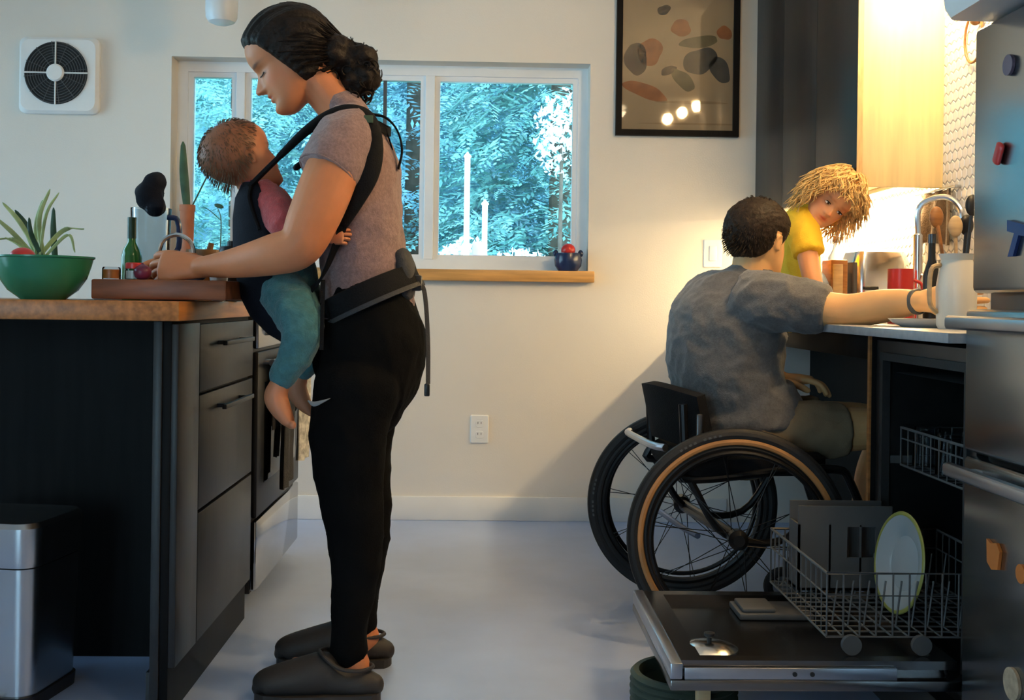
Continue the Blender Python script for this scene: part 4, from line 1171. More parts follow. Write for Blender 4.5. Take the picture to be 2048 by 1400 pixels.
# cord loop hanging high on the wall beside the fridge
y_ = 3.32
hk = root('hanging_strainer', (RIGHT_X, y_, 1.75), 'wire loop with a wooden knob hanging on the tiled wall', 'utensil')
p = on_x(1945, 75, RIGHT_X - .015)
lp = [(RIGHT_X - .012, p.y + 0.06 * math.cos(a), p.z + 0.075 * math.sin(a)) for a in np.linspace(0, 2 * PI, 28, endpoint=False)]
mk('wire_loop', tube(lp, 0.004, 8, closed=True), 'wood_brown', hk)
mk('knob', ellipsoid((RIGHT_X - .02, p.y - .03, p.z + 0.045), (0.016, 0.016, 0.016)), 'wood_brown', hk)
# paper towel / white bottle behind the child's face
c = on_ctr(1672, 4.05)
h = zpx(452, 4.05, 1672) - CZ
wb = root('soap_bottle', c, 'white pump bottle on the counter below the child\'s chin', 'bottle')
mk('body', lathe([(0.001, 0.0), (0.030, 0.0), (0.032, 0.01), (0.032, h * .66), (0.014, h * .76), (0.012, h * .82), (0.001, h * .82)], 24, c), 'white_ceramic', wb)
mk('pump', [lathe([(0.014, h * .82), (0.014, h * .88), (0.005, h * .89), (0.005, h * .97), (0.012, h * .97), (0.012, h), (0.001, h)], 16, c), tube([c + Vector((0, 0, h * .985)), c + Vector((-.03, -.02, h * .97))], 0.004, 8)], 'grey_plastic', wb)
# brown wood box beside
c = on_ctr(1668, 3.72)
h = zpx(520, 3.72, 1668) - CZ
bxx = root('knife_block', c, 'brown wooden knife block beside the white bottle', 'block')
mk('block', cube(c + Vector((0, 0, h * .5)), (0.058, 0.10, h - .002), 0.004), 'wood_brown', bxx)
mk('front_face', cube(c + Vector((-.006, -.0525, h * .5)), (0.034, 0.006, h * .85), 0.002), 'wood_pale', bxx)
# toaster
c = on_ctr(1748, 3.78)
h = zpx(498, 3.78, 1748) - CZ
ts = root('toaster', c, 'rounded chrome toaster on the counter under the wall cabinet', 'toaster')
mk('body', rr_loft([(0.095, 0.075, 0.03, 0.008), (0.10, 0.08, 0.035, 0.03), (0.10, 0.08, 0.035, h * .8), (0.088, 0.068, 0.03, h * .95), (0.06, 0.045, 0.02, h)], Rz(0.1), c), 'steel_bright', ts)
mk('base', rr_loft([(0.09, 0.07, 0.03, 0.0), (0.09, 0.07, 0.03, 0.012)], Rz(0.1), c), 'black_plastic', ts)
for s in (-1, 1):
    mk('slot', cube(c + Vector((0, s * 0.02, h + .0006)), (0.10, 0.012, 0.003), 0.001), 'black_plastic', ts)
mk('lever', cube(c + Vector((-.045, -.09, h * .45)), (0.05, 0.02, 0.012), 0.003), 'black_plastic', ts)
mk('end_cap', rr_loft([(0.014, 0.07, 0.012, 0.01), (0.014, 0.07, 0.012, h * .8)], Rz(0.1), c + Vector((-.095, -.005, 0))), 'grey_plastic', ts)
# red mug
c = on_ctr(1800, 3.30)
h = zpx(538, 3.3, 1800) - CZ
rm = root('red_mug', c, 'red enamel mug on the counter before the toaster', 'mug')
mk('cup', lathe([(0.001, 0.0), (0.036, 0.0), (0.038, 0.006), (0.038, h), (0.034, h), (0.034, 0.01), (0.001, 0.008)], 28, c), 'red_gloss', rm)
mk('handle', tube([c + Vector((0.036, -.01, h * .8)), c + Vector((0.06, -.015, h * .7)), c + Vector((0.058, -.015, h * .3)), c + Vector((0.036, -.01, h * .2))], 0.005, 8, 4), 'red_gloss', rm)
c = on_ctr(1752, 3.46)
mk('teal_bowl', lathe([(0.001, 0.0), (0.022, 0.0), (0.034, 0.02), (0.040, 0.058), (0.037, 0.058), (0.03, 0.02), (0.001, 0.008)], 28, c), 'teal_gloss', label='small teal bowl beside the red mug', cat='bowl')
c = on_ctr(1712, 3.44)
mk('orange_tub', [lathe([(0.001, 0.0), (0.030, 0.0), (0.036, 0.05), (0.038, 0.052), (0.038, 0.062), (0.001, 0.064)], 28, c)], 'orange_gloss', label='squat orange tub beside the teal bowl', cat='tub')
# dark bottle and clutter by the pitcher
c = on_ctr(1862, 2.98)
h = zpx(468, 2.98, 1862) - CZ
db = root('dark_bottle', c, 'slim black bottle on the counter between faucet and pitcher', 'bottle')
mk('glass_body', lathe([(0.001, 0.0), (0.022, 0.0), (0.023, h * .55), (0.010, h * .72), (0.009, h * .95), (0.001, h * .95)], 24, c), 'black_plastic', db)
mk('cap', lathe([(0.011, h * .9), (0.011, h), (0.001, h)], 16, c), 'steel_dark', db)
c = on_ctr(1915, 3.02)
h = zpx(520, 3.02, 1915) - CZ
uc_ = root('utensil_crock', c, 'olive crock holding dark cooking utensils behind the pitcher', 'crock')
mk('crock', lathe([(0.001, 0.0), (0.045, 0.0), (0.052, h), (0.047, h), (0.042, 0.02), (0.001, 0.01)], 28, c), mat('olive_glaze', (0.22, 0.2, 0.12), 0.35), uc_)
for k, (dx, dy, l, m) in enumerate(((-.04, 0.02, .12, 'wood_brown'), (0.02, -.02, .15, 'black_plastic'), (0.03, 0.03, .10, 'black_plastic'), (-.02, -.03, .09, 'wood_pale'))):
    t0 = c + Vector((dx * .4, dy * .4, h * .3)); t1 = c + Vector((dx * 1.3, dy * 1.3, h + l))
    u = root('cooking_utensil', t0, ('brown wooden spoon leaning left in the crock', 'black ladle standing tallest in the crock', 'black spatula at the back of the crock', 'pale wooden spoon at the front of the crock')[k], 'utensil')
    mk('handle', tube([t0, t1], 0.005, 8), m, u)
    mk('head', ellipsoid(t1, (0.020, 0.010, 0.030)), m, u)
c = on_ctr(1845, 2.80)
mk('white_dish', lathe([(0.001, 0.0), (0.05, 0.0), (0.075, 0.012), (0.085, 0.022), (0.081, 0.022), (0.06, 0.012), (0.001, 0.006)], 36, c), 'white_ceramic', label='shallow white dish under the man\'s wrist', cat='dish')
# small knob on the cabinet underside edge
k_ = at(1738, 383, UY0)
mk('cup_hook', [lathe([(0.008, -0.03), (0.011, -0.02), (0.006, -0.008), (0.006, 0.0)], 14, (k_.x, UY0 + .03, UZ))], 'black_plastic', label='small dark knob under the near end of the wall cabinet', cat='knob')

# ================================================================== wheelchair
wy0, wy1 = 3.06, 3.60
WR = 0.298
cN = Vector((0.715, wy0, WR + 0.012)); cF = Vector((0.655, wy1, WR + 0.012))
wc = root('wheelchair', (0.72, 3.33, 0), 'black manual wheelchair with large tan walled wheels', 'wheelchair')
def wheel(c, sgn, name):
    ax = Vector((0.10 * 1.0, 1.0, 0.055 * sgn)).normalized()
    w = mk(name, torus(c, ax, WR - 0.008, 0, 96, 12, (0.0185, 0.0185)), 'black_rubber', wc)
    mk('tread', torus(c, ax, WR + 0.004, 0, 96, 8, (0.008, 0.013)), 'black_rubber', w)
    for s in (-1, 1):
        mk('side_wall', torus(tuple(c + ax * s * 0.0125), ax, WR - 0.026, 0, 96, 8, (0.0095, 0.006)), 'tan_rubber' if sgn < 0 else 'black_rubber', w)
    mk('rim', torus(c, ax, WR - 0.043, 0, 96, 8, (0.010, 0.010)), 'black_plastic', w)
    mk('hand_rim', torus(tuple(c + ax * 0.035 * sgn), ax, WR - 0.055, 0.0075, 80, 8), 'hub_black', w)
    mk('hub', tube([c - ax * 0.035, c - ax * .02, c + ax * .02, c + ax * 0.035], [0.016, 0.028, 0.028, 0.016], 20), 'hub_black', w)
    e1 = ax.cross(Vector((0, 0, 1))).normalized(); e2 = ax.cross(e1)
    for k in range(20):
        a = 2 * PI * k / 20
        b = a + (0.5 if k % 2 else -0.5)
        s = 1 if k % 4 < 2 else -1
        mk('spoke', tube([c + ax * 0.018 * s + (e1 * math.cos(a) + e2 * math.sin(a)) * 0.026, c + (e1 * math.cos(b) + e2 * math.sin(b)) * (WR - 0.045)], 0.0014, 5), 'hub_black', w)
    for k in range(9):                       # faint lettering strokes on the tyre wall
        a = -2.15 + 0.05 * k if sgn < 0 else 3.0 + 0.05 * k
        d = (e1 * math.cos(a) + e2 * math.sin(a))
        tn = ax.cross(d)
        if k == 4: continue
        mk('tyre_mark', cube(c + d * (WR - 0.006) - ax * 0.0180 , (0.008, 0.0015, 0.006), 0, Matrix((tn, ax, d)).transposed()), 'grey_plastic', w, smooth=False)
    return w
wheel(cN, -1, 'wheel'); wheel(cF, 1, 'wheel')
sx = 0.66; sy0, sy1 = wy0 + 0.07, wy1 - 0.07
def side(y):
    s = -1 if y < 3.3 else 1
    dx = -0.05 * (y - wy0) / (wy1 - wy0)
    fr_ = [tube([(0.575 + dx, y, 0.68), (0.585 + dx, y, 0.52), (0.60 + dx, y, 0.465), (0.98 + dx, y, 0.50), (1.07 + dx, y, 0.44), (1.17 + dx, y, 0.13)], 0.0125, 10, 5),
           tube([(0.60 + dx, y, 0.46), (0.70 + dx, y, 0.31), (0.88 + dx, y, 0.30), (1.0 + dx, y, 0.47)], 0.011, 10, 5)]
    mk('side_frame', fr_, 'hub_black', wc)
side(sy0); side(sy1)
mk('axle_tube', tube([tuple(cN + Vector((0, 0.03, 0.0))), tuple(cF + Vector((0, -.03, 0.0)))], 0.018, 12), 'hub_black', wc)
mk('rear_bar', tube([(0.52, sy0, 0.555), (0.49, 3.2, 0.555), (0.46, 3.46, 0.555), (0.47, sy1, 0.555)], 0.011, 10, 5), 'alloy', wc)
mk('anti_tip_bar', tube([(0.62, sy0 + .02, 0.30), (0.60, 3.3, 0.295), (0.57, sy1 - .02, 0.30)], 0.009, 8, 4), 'blue_alloy', wc)
mk('seat_cushion', rr_loft([(0.21, 0.195, 0.05, 0.0), (0.22, 0.205, 0.05, 0.02), (0.22, 0.205, 0.05, 0.05), (0.20, 0.19, 0.05, 0.065)], Rz(0.09), (0.765, 3.33, 0.475)), 'black_fabric', wc)
# curved padded backrest
rows = []
for i in range(9):
    t = i / 8
    row = []
    for j in range(17):
        s = -1 + 2 * j / 16
        yy = 3.33 + s * 0.20
        xx = 0.555 - 0.045 * s + 0.055 * s * s + (0.02 if t > .8 else 0) * 0
        zz = 0.56 + 0.165 * t - 0.02 * s * s
        row.append((xx - 0.035 * t, yy, zz))
    rows.append(row)
mk('backrest', sheet(rows, 0.035), 'black_fabric', wc, angle=60)
for y in (sy0, sy1):
    dx = -0.05 * (y - wy0) / (wy1 - wy0)
    mk('side_guard', cube((0.62 + dx, y - (0.02 if y < 3.3 else -.02), 0.585), (0.018, 0.012, 0.14), 0.004), 'steel_dark', wc)
mk('foot_plate', [cube((1.22, 3.32, 0.12), (0.16, 0.26, 0.012), 0.005)], 'hub_black', wc)
for y in (sy0 + .01, sy1 - .01):
    cw = mk('caster_wheel', torus((0.97, y, 0.062), (0.1, 1, 0), 0.046, 0, 32, 10, (0.016, 0.014)), 'black_rubber', wc)
    mk('caster_hub', disc((0.97, y, 0.062), (0.1, 1, 0), 0.036, 0.016, 20), 'alloy', cw)
    mk('caster_fork', tube([(0.97, y, 0.062), (0.99, y + .022, 0.13), (1.0, y, 0.17), (1.0, y, 0.31)], 0.008, 8, 4), 'hub_black', wc)

# ================================================================== people: shared builders
HZ = [0, .03, .07, .12, .18, .25, .33, .42, .50, .58, .66, .75, .83, .90, .95, .985, 1.0]
HF = [.28, .345, .375, .38, .365, .375, .375, .368, .365, .395, .41, .392, .345, .265, .18, .09, .0]
HB = [.20, .10, .03, -.04, -.12, -.22, -.33, -.41, -.45, -.468, -.465, -.44, -.39, -.31, -.22, -.12, -.01]
HW = [.05, .12, .17, .205, .235, .26, .282, .300, .312, .328, .335, .325, .29, .235, .175, .09, .0]

class Head:
    def __init__(self, center, fwd, up, s, child=0.0):
        self.c = np.array(list(center), float)
        f = np.array(fwd, float); f /= np.linalg.norm(f)
        u = np.array(up, float); u -= f * np.dot(u, f); u /= np.linalg.norm(u)
        self.f, self.u, self.r = f, u, np.cross(f, u)
        self.s, self.child = s, child
    def to_world(self, L):
        L = np.asarray(L, float)
        return self.c + self.s * (L[..., 0:1] * self.r + L[..., 1:2] * self.f + (L[..., 2:3] - 0.5) * self.u)
    def to_local(self, P):
        d = (np.asarray(P, float) - self.c) / self.s
        return np.stack([d @ self.r, d @ self.f, d @ self.u + 0.5], -1)
    def grid(self, nz=84, nt=112, features=True):
        t = np.linspace(0, 1, nz)
        z = 0.5 * t + 0.5 * (1 - np.cos(PI * t)) / 2
        def curve(arr):
            a = np.interp(z, HZ, arr)
            for _ in range(3):
                a[1:-1] = (a[:-2] + 2 * a[1:-1] + a[2:]) / 4
            return a
        yf, yb, w = curve(HF), curve(HB), curve(HW)
        if self.child:                                  # rounder skull, smaller jaw
            k = self.child
            jaw = np.clip((0.45 - z) / 0.45, 0, 1)
            w = w * (1 - 0.12 * k * jaw) * (1 + 0.09 * k)
            yf = yf - 0.05 * k * jaw ** 1.2
            yb = yb - 0.03 * k * np.clip((z - .3) / .4, 0, 1)
        th = np.linspace(0, 2 * PI, nt, endpoint=False)
        Z, TH = np.meshgrid(z, th, indexing='ij')
        c, s_ = np.cos(TH), np.sin(TH)
        e = 2 / 2.25
        C = np.sign(c) * np.abs(c) ** e; S = np.sign(s_) * np.abs(s_) ** e
        cy, hy = ((yf + yb) / 2)[:, None], ((yf - yb) / 2)[:, None]
        X = w[:, None] * S * (1 - 0.07 * np.clip(c, 0, 1) * np.clip((Z - .2) * 4, 0, 1))
        Y = cy + hy * C
        if features:
            fr = np.clip(c, 0, 1) ** 0.5
            zz = Z + (0.035 * self.child)               # lower features on a child
            g = lambda a, b: np.exp(-(a * a) - (b * b))
            ax = np.abs(X)
            N = np.interp(zz, [.296, .312, .328, .345, .365, .40, .45, .50, .54], [0, .045, .105, .126, .122, .100, .062, .022, 0]) * (1 - .4 * self.child)
            wx = np.interp(zz, [.32, .35, .41, .5], [.070, .066, .042, .036])
            D = N * np.exp(-(X / wx) ** 2)
            D += 0.028 * g((ax - .055) / .024, (zz - .338) / .022)
            D += -0.040 * g((ax - .135) / .07, (zz - .485) / .042)
            D += 0.026 * g((ax - .135) / .045, (zz - .478) / .026)
            D += 0.014 * g((ax - .12) / .10, (zz - .555) / .025)
            D += 0.018 * g((ax - .19) / .09, (zz - .37) / .08)
            D += 0.042 * g(X / .085, (zz - .264) / .020) + 0.042 * g(X / .075, (zz - .208) / .021)
            D += -0.030 * g(X / .095, (zz - .237) / .010) - 0.020 * g(X / .08, (zz - .172) / .02)
            D += 0.034 * g(X / .09, (zz - .09) / .05)
            D += -0.006 * g(X / .012, (zz - .295) / .018)
            Y = Y + D * fr
        return np.stack([X, Y, Z], -1)
    def mesh(self):
        G = self.grid()
        return self.to_world(G).reshape(-1, 3), grid_faces(G.shape[0], G.shape[1])
    def ear(self, side):
        P = []
        for t in np.linspace(-0.25 * PI, 1.42 * PI, 16):     # helix
            P.append((side * (0.335 + 0.02 * math.sin(t)), -0.035 - 0.052 * math.cos(t) * (-1), 0.455 + 0.088 * math.sin(t)))
        P.append((side * 0.322, 0.005, 0.365))
        hx = tube(self.to_world(P), 0.0135 * self.s, 8)
        b = ellipsoid((0, 0, 0), (0.022 * self.s, 0.046 * self.s, 0.078 * self.s))
        M = np.stack([self.r, self.f, self.u], 1)
        lobe = ellipsoid((0, 0, 0), (0.016 * self.s, 0.022 * self.s, 0.024 * self.s))
        return [hx, xf(b, M, self.to_world(np.array([side * 0.315, -0.035, .455]))), xf(lobe, M, self.to_world(np.array([side * 0.325, -0.01, .368])))]
    def cap(self, mask, thick, amp=0.0, freq=40.0, seed=0.0, pole=None):
        """hair shell: lies outside the head where mask(local) > 0 and sinks into it elsewhere"""
        G = self.grid(nz=110, nt=160, features=False)
        du = np.gradient(G, axis=0); dv = np.roll(G, -1, 1) - np.roll(G, 1, 1)
        N = np.cross(dv, du); N /= np.linalg.norm(N, axis=2)[..., None] + 1e-9
        out = G - np.array([0, -0.03, 0.5])
        N *= np.sign(np.sum(N * out, -1))[..., None]
        N[-2:] = (0, 0, 1); N[:1] = (0, 0, -1)
        m = mask(G)
        k = np.clip(m + 0.25, 0, 1) ** 0.6
        th = -0.035 + k * (0.035 + thick(G) if callable(thick) else 0.035 + thick)
        if amp:
            fl = G.reshape(-1, 3)
            if pole is None:
                nz = np.array([noise.noise(Vector((p[0] * freq, p[1] * 6 + seed, p[2] * freq * .35))) for p in fl]).reshape(th.shape)
            else:                                          # combed towards a point: ridges follow its meridians
                q = fl - np.array(pole)
                az = np.arctan2(q[:, 0], q[:, 2] * .8 + q[:, 1] * .2)
                ln = np.linalg.norm(q, axis=1)
                nz = np.array([noise.noise(Vector((math.cos(a) * freq * .4, math.sin(a) * freq * .4, l * 2.5 + seed))) + .5 * noise.noise(Vector((math.cos(a) * freq, math.sin(a) * freq, l * 3 + seed))) for a, l in zip(az, ln)]).reshape(th.shape)
            th = th + nz * amp * k
        G2 = G + N * th[..., None]
        return self.to_world(G2).reshape(-1, 3), grid_faces(G.shape[0], G.shape[1])

def hand(wrist, d, palm, curl=(0.6, 0.9, 0.6), s=1.0, thumb=(0.75, 0.6, 0.25), spread=0.02, right=False):
    """palm solid and five finger chains. d: wrist to fingers, palm: the way the palm faces"""
    w = np.array(list(wrist), float)
    d = np.array(d, float); d /= np.linalg.norm(d)
    p = np.array(palm, float); p -= d * np.dot(p, d); p /= np.linalg.norm(p)
    t = np.cross(d, p) * (1 if right else -1)
    pal = loft([w - d * .01 * s, w + d * .03 * s, w + d * .065 * s, w + d * .088 * s], [(.026 * s, .019 * s), (.033 * s, .018 * s), (.040 * s, .0155 * s), (.039 * s, .012 * s)], t, n=16)
    thumb_mound = ellipsoid(w + d * .035 * s + t * .020 * s + p * .008 * s, (.019 * s,) * 3)
    fingers = []
    for i, (off, L) in enumerate(zip((.030, .0102, -.0100, -.0290), (.072, .080, .074, .058))):
        q = w + d * (.084 - .004 * abs(i - 1)) * s + t * off * s
        dirv = d + t * spread * (1.5 - i)
        a = 0.0
        pts = [q - d * .02 * s, q]; R = [.0088 * s, .0092 * s]
        for seg, cu in zip((.46, .30, .24), curl):
            a += cu * (1 + 0.08 * (i - 1))
            v = dirv * math.cos(a) + p * math.sin(a)
            q = q + v / np.linalg.norm(v) * L * seg * s
            pts.append(q); R.append((.0086, .0078, .0066)[len(R) - 2] * s)
        pts.append(q + v / np.linalg.norm(v) * .005 * s); R.append(.003 * s)
        fingers.append(tube(pts, R, 10, 3))
    q = w + d * .028 * s + t * .026 * s + p * .006 * s
    v1 = d * thumb[0] + t * thumb[1] + p * thumb[2]; v1 /= np.linalg.norm(v1)
    v2 = d * (thumb[0] + .3) + t * (thumb[1] - .45) + p * (thumb[2] + .25); v2 /= np.linalg.norm(v2)
    pts = [q - v1 * .01 * s, q + v1 * .02 * s, q + v1 * .042 * s, q + v1 * .042 * s + v2 * .018 * s, q + v1 * .042 * s + v2 * .030 * s, q + v1 * .042 * s + v2 * .035 * s]
    fingers.append(tube(pts, [.012 * s, .0115 * s, .0100 * s, .0096 * s, .0075 * s, .003 * s], 10, 3))
    return [pal, thumb_mound], fingers

def body_mesh(name, solids, extra, voxel, m, parent, head=None, lips=(1.0, 0.55, 0.55), tint=None, brow=(0.25, 0.2, 0.18), sm=2):
    co, F, no = remesh(solids, voxel, sm)
    V, F = join([(co, F)] + extra) if extra else (co, F)
    o = mk(name, (V, F), m, parent, angle=180)
    T = np.ones((len(V), 4))
    if head is not None:
        L = head.to_local(V)
        x, y, z = np.abs(L[:, 0]), L[:, 1], L[:, 2] + 0.035 * head.child
        near = (y > 0.12) & (L[:, 2] > -0.05) & (L[:, 2] < 1.0) & (x < .4)
        def mixin(mask, col):
            mk_ = (np.clip(mask, 0, 1) * near)[:, None]
            T[:, :3] = T[:, :3] * (1 - mk_) + T[:, :3] * np.array(col) * mk_
        g = lambda a, b: np.exp(-(a * a) - (b * b))
        mixin(1.3 * g(x / .08, (z - .238) / .034), lips)
        mixin(0.9 * g(x / .07, (z - .238) / .008), (0.5, 0.35, 0.35))
        mixin(1.5 * g((x - .135) / .075, (z - .568) / .017), brow)
        mixin(0.55 * g((x - .21) / .08, (z - .36) / .07), (1.05, 0.78, 0.74))
        mixin(0.5 * g(x / .06, (z - .36) / .04), (1.05, 0.8, 0.78))
        mixin(1.1 * g((x - .135) / .055, (z - .462) / .012), (0.22, 0.15, 0.13))
        mixin(0.5 * g((x - .135) / .07, (z - .50) / .03), (0.75, 0.62, 0.6))
    if tint is not None:
        T = tint(V, T)
    a = o.data.attributes.new('tint', 'FLOAT_COLOR', 'POINT')
    a.data.foreach_set('color', T.astype(np.float32).ravel())
    return o

def cloth(name, solids, voxel, m, parent, amp=0.004, scale=14, seed=0.0, stretch=(1, 1, 1), sm=3, label=None, mask=None):
    co, F, no = remesh(solids, voxel, sm)
    V2 = wrinkle(co, no, amp, scale, seed, stretch)
    V2 = wrinkle(V2, no, amp * .4, scale * 2.6, seed + 5, stretch)
    return mk(name, (V2, F), m, parent, angle=180, label=label)

def strands(head, starts, target, n_step, step, r0, r1, seed, grav=(0, 0, -1), gw=0.25, tw=0.0, jit=0.25, lift=0.02, nseg=5, wave=0.0):
    """hair locks: tubes that run over the skull from the start points (local) and then fall"""
    r_ = np.random.default_rng(seed)
    out = []
    grav = np.array(grav, float)
    for st in starts:
        p = head.to_world(np.array(st))
        c0 = head.to_world(np.array([0, -0.03, 0.52]))
        dirv = (p - head.to_world(np.array([0.0, -0.08, 1.05]))) if target is None else (head.to_world(np.array(target)) - p); dirv /= np.linalg.norm(dirv) + 1e-9
        lf = lift * (0.6 + 0.8 * r_.random())
        pts, ph = [p.copy()], r_.uniform(0, 6.28)
        for k in range(n_step):
            j = r_.normal(0, jit, 3)
            dd = dirv + grav * gw + j * 0.5
            if target is not None:
                v = head.to_world(np.array(target)) - p
                dd = dd * (1 - tw) + v / (np.linalg.norm(v) + 1e-9) * tw * 1.6
            dd /= np.linalg.norm(dd)
            dirv = 0.7 * dirv + 0.3 * dd; dirv /= np.linalg.norm(dirv)
            sidev = np.cross(dirv, p - c0); sidev /= np.linalg.norm(sidev) + 1e-9
            p = p + dirv * step + sidev * wave * step * math.sin(k * 1.3 + ph)
            L = head.to_local(p)
            e = np.array([L[0] / 0.345, (L[1] + 0.03) / 0.445, (L[2] - 0.53) / 0.475])
            q = np.linalg.norm(e)
            if q < 1 + lf:
                e = e / q * (1 + lf)
                p = head.to_world(np.array([e[0] * 0.345, e[1] * 0.445 - 0.03, e[2] * 0.475 + 0.53]))
            pts.append(p.copy())
            if target is not None and np.linalg.norm(head.to_world(np.array(target)) - p) < 0.035:
                break
        R = np.linspace(r0, r1, len(pts)); R[0] *= .5; R[-1] *= .4
        out.append(tube(pts, R, nseg))
    return out

def person(name_label, loc):
    return root('person', loc, name_label, 'person')

# ================================================================== the woman
W0 = 2.80
wo = person('woman in a mauve t-shirt and black pants at the island, carrying a baby', at(700, 1395, W0) * 1.0)
wo.location.z = 0.0
tl_ = math.radians(31)
hw = Head(at(583, 116, W0), (-math.cos(tl_), -0.04, -math.sin(tl_)), (-math.sin(tl_), 0, math.cos(tl_)), 0.250)
def P_(px, py, Y=W0): return at(px, py, Y)
torso = [(735, 640, .160, .122), (733, 580, .148, .114), (726, 500, .148, .106), (718, 420, .158, .107), (708, 345, .168, .116), (702, 285, .170, .094), (697, 243, .115, .062), (688, 222, .065, .052)]
torso_pts = [P_(a, b) for a, b, _, _ in torso]
torso_ab = [(c, d) for _, _, c, d in torso]
slim = lambda L, k: [(a - k, b - k) for a, b in L]
neck = loft([P_(700, 250), P_(672, 210), P_(640, 168), P_(615, 130)], [.055, .052, .053, .055])
armN = loft([P_(700, 275, 2.66), P_(672, 325, 2.615), P_(648, 385, 2.59), P_(625, 440, 2.575), P_(598, 492, 2.565), P_(548, 509, 2.58), P_(470, 526, 2.62), P_(402, 534, 2.655)],
            [.058, .063, .0635, .060, .0525, .0485, .036, (.028, .024)], (0, 1, 0), n=24)
armF = loft([P_(700, 275, 2.95), P_(660, 345, 3.00), P_(630, 430, 3.02), P_(600, 495, 3.02), P_(540, 512, 2.98), P_(450, 528, 2.90), P_(380, 538, 2.84)],
            [.058, .060, .058, .050, .046, .034, (.027, .022)], (0, 1, 0), n=20)
palmN, fingN = hand(P_(402, 534, 2.655), (-1, 0.06, 0.03), (0.05, 0.90, -0.42), (0.50, 0.72, 0.45), 1.05, (0.85, 0.30, 0.45), spread=0.07)
palmF, fingF = hand(P_(380, 538, 2.84), (-1, -0.25, 0.02), (0, -0.55, -0.85), (0.5, 0.8, 0.5), 1.0, right=True)
legN_px = [(715, 775, .085, .104), (697, 870, .080, .094), (698, 960, .070, .080), (707, 1030, .062, .071), (712, 1110, .057, .061), (705, 1200, .049, .048), (698, 1270, .043, .042), (698, 1302, .043, .042)]
legN = [P_(a, b, 2.69) for a, b, _, _ in legN_px]; leg_ab = [(c, d) for _, _, c, d in legN_px]
legF = [Vector((p.x + 0.0, 2.92, p.z)) for p in legN]
def foot_skin(ank, Y):
    return loft([ank + Vector((0.0, 0, 0.10)), ank + Vector((0.006, 0, 0.015)), ank + Vector((-.002, 0, -.03)), ank + Vector((-.09, 0, -.055)), ank + Vector((-.17, 0, -.062))], [.026, .032, (.034, .044), (.036, .028), (.035, .016)], (0, 1, 0))
ankN, ankF = P_(702, 1318, 2.69), P_(702, 1318, 2.69); ankF.y = 2.92
body_mesh('body', [hw.mesh(), neck, loft(torso_pts, slim(torso_ab, .012)), armN, armF] + palmN + palmF + [loft(legN, slim(leg_ab, .014)), loft(legF, slim(leg_ab, .014)), foot_skin(ankN, 2.69), foot_skin(ankF, 2.92)],
          fingN + fingF, 0.0037, 'skin_woman', wo, hw, lips=(0.95, 0.42, 0.42))
# t-shirt
sleeveN = loft([P_(704, 268, 2.70), P_(690, 288, 2.66), P_(672, 318, 2.625), P_(655, 348, 2.605)], [.080, .078, .074, .071], (0, 1, 0), n=24, ends=False)
sleeveF = loft([P_(704, 268, 2.90), P_(690, 288, 2.95), P_(665, 345, 2.99)], [.078, .075, .068], (0, 1, 0), n=20, ends=False)
cloth('shirt', [loft(torso_pts, torso_ab, n=32), sleeveN, sleeveF], 0.0065, 'mauve_jersey', wo, 0.0035, 13, 1.0, (1, 1, 1.3))
mk('sleeve_hem', torus(P_(654, 347, 2.605), P_(654, 347, 2.605) - P_(673, 317, 2.625), .0705, 0.003, 48, 8), 'mauve_jersey', wo)
# pants
pelvis = loft([P_(738, 605), P_(740, 675), P_(735, 745), P_(722, 800)], [(.160, .113), (.172, .139), (.165, .134), (.150, .108)], n=32)
cloth('pants', [pelvis, loft(legN, leg_ab, n=24), loft(legF, leg_ab, n=24)], 0.0075, 'pants_black', wo, 0.0045, 11, 2.0, (1, 1, .8))
lg = P_(637, 803, 2.60)
M_('logo_grey', (0.26, 0.26, 0.26), 0.5)
mk('logo', [loft([P_(617, 802, 2.608), P_(628, 808, 2.604), P_(645, 803, 2.600), P_(660, 797, 2.598)], [(.002, .0022), (.002, .006), (.002, .0035), (.002, .0008)], (0, 1, 0), n=10)], 'logo_grey', wo)
# clogs
def clog(dx, Y, name):
    s = at(520, 1395, 2.67).x; e = at(745, 1395, 2.67).x; L = e - s; s += dx
    prof = [(0.0, .020, .024), (0.03, .030, .038), (0.12, .036, .047), (0.28, .043, .050), (0.45, .050, .048), (0.56, .053, .045), (0.66, .042, .041), (0.78, .034, .038), (0.92, .033, .036), (1.0, .028, .028)]
    up = loft([(s + L * t, Y, 0.008 + b) for t, b, a in prof], [(a, b) for t, b, a in prof], (0, 1, 0), n=24, ends=True)
    c = mk(name, (remesh([up], 0.005, 2))[:2], 'clog', wo, angle=180)
    P = []
    for t in np.linspace(0, 2 * PI, 40, endpoint=False):
        u = 0.5 - 0.5 * math.cos(t)
        wd = np.interp(u, [0, .02, .08, .28, .5, .78, .95, .99, 1], [.004, .022, .042, .055, .051, .045, .039, .022, .004])
        P.append((s - .014 + (L + .034) * u, Y + math.copysign(wd, math.sin(t)) if abs(math.sin(t)) > 1e-6 else Y))
    mk('sole', prism(P, lambda u, v: (u, v, 0.0), (0, 0, 0.022)), 'clog', c, smooth=False)
    rim = [(s + L * u, Y + v, z) for u, v, z in ((.52, 0, .118), (.58, .03, .112), (.72, .037, .086), (.9, .034, .080), (1.0, 0, .080), (.9, -.034, .080), (.72, -.037, .086), (.58, -.03, .112))]
    mk('collar', tube(catmull(rim + rim[:1], 5)[:-1], 0.005, 8, closed=True), 'clog', c)
clog(0.0, 2.67, 'shoe'); clog(0.004, 2.93, 'shoe')
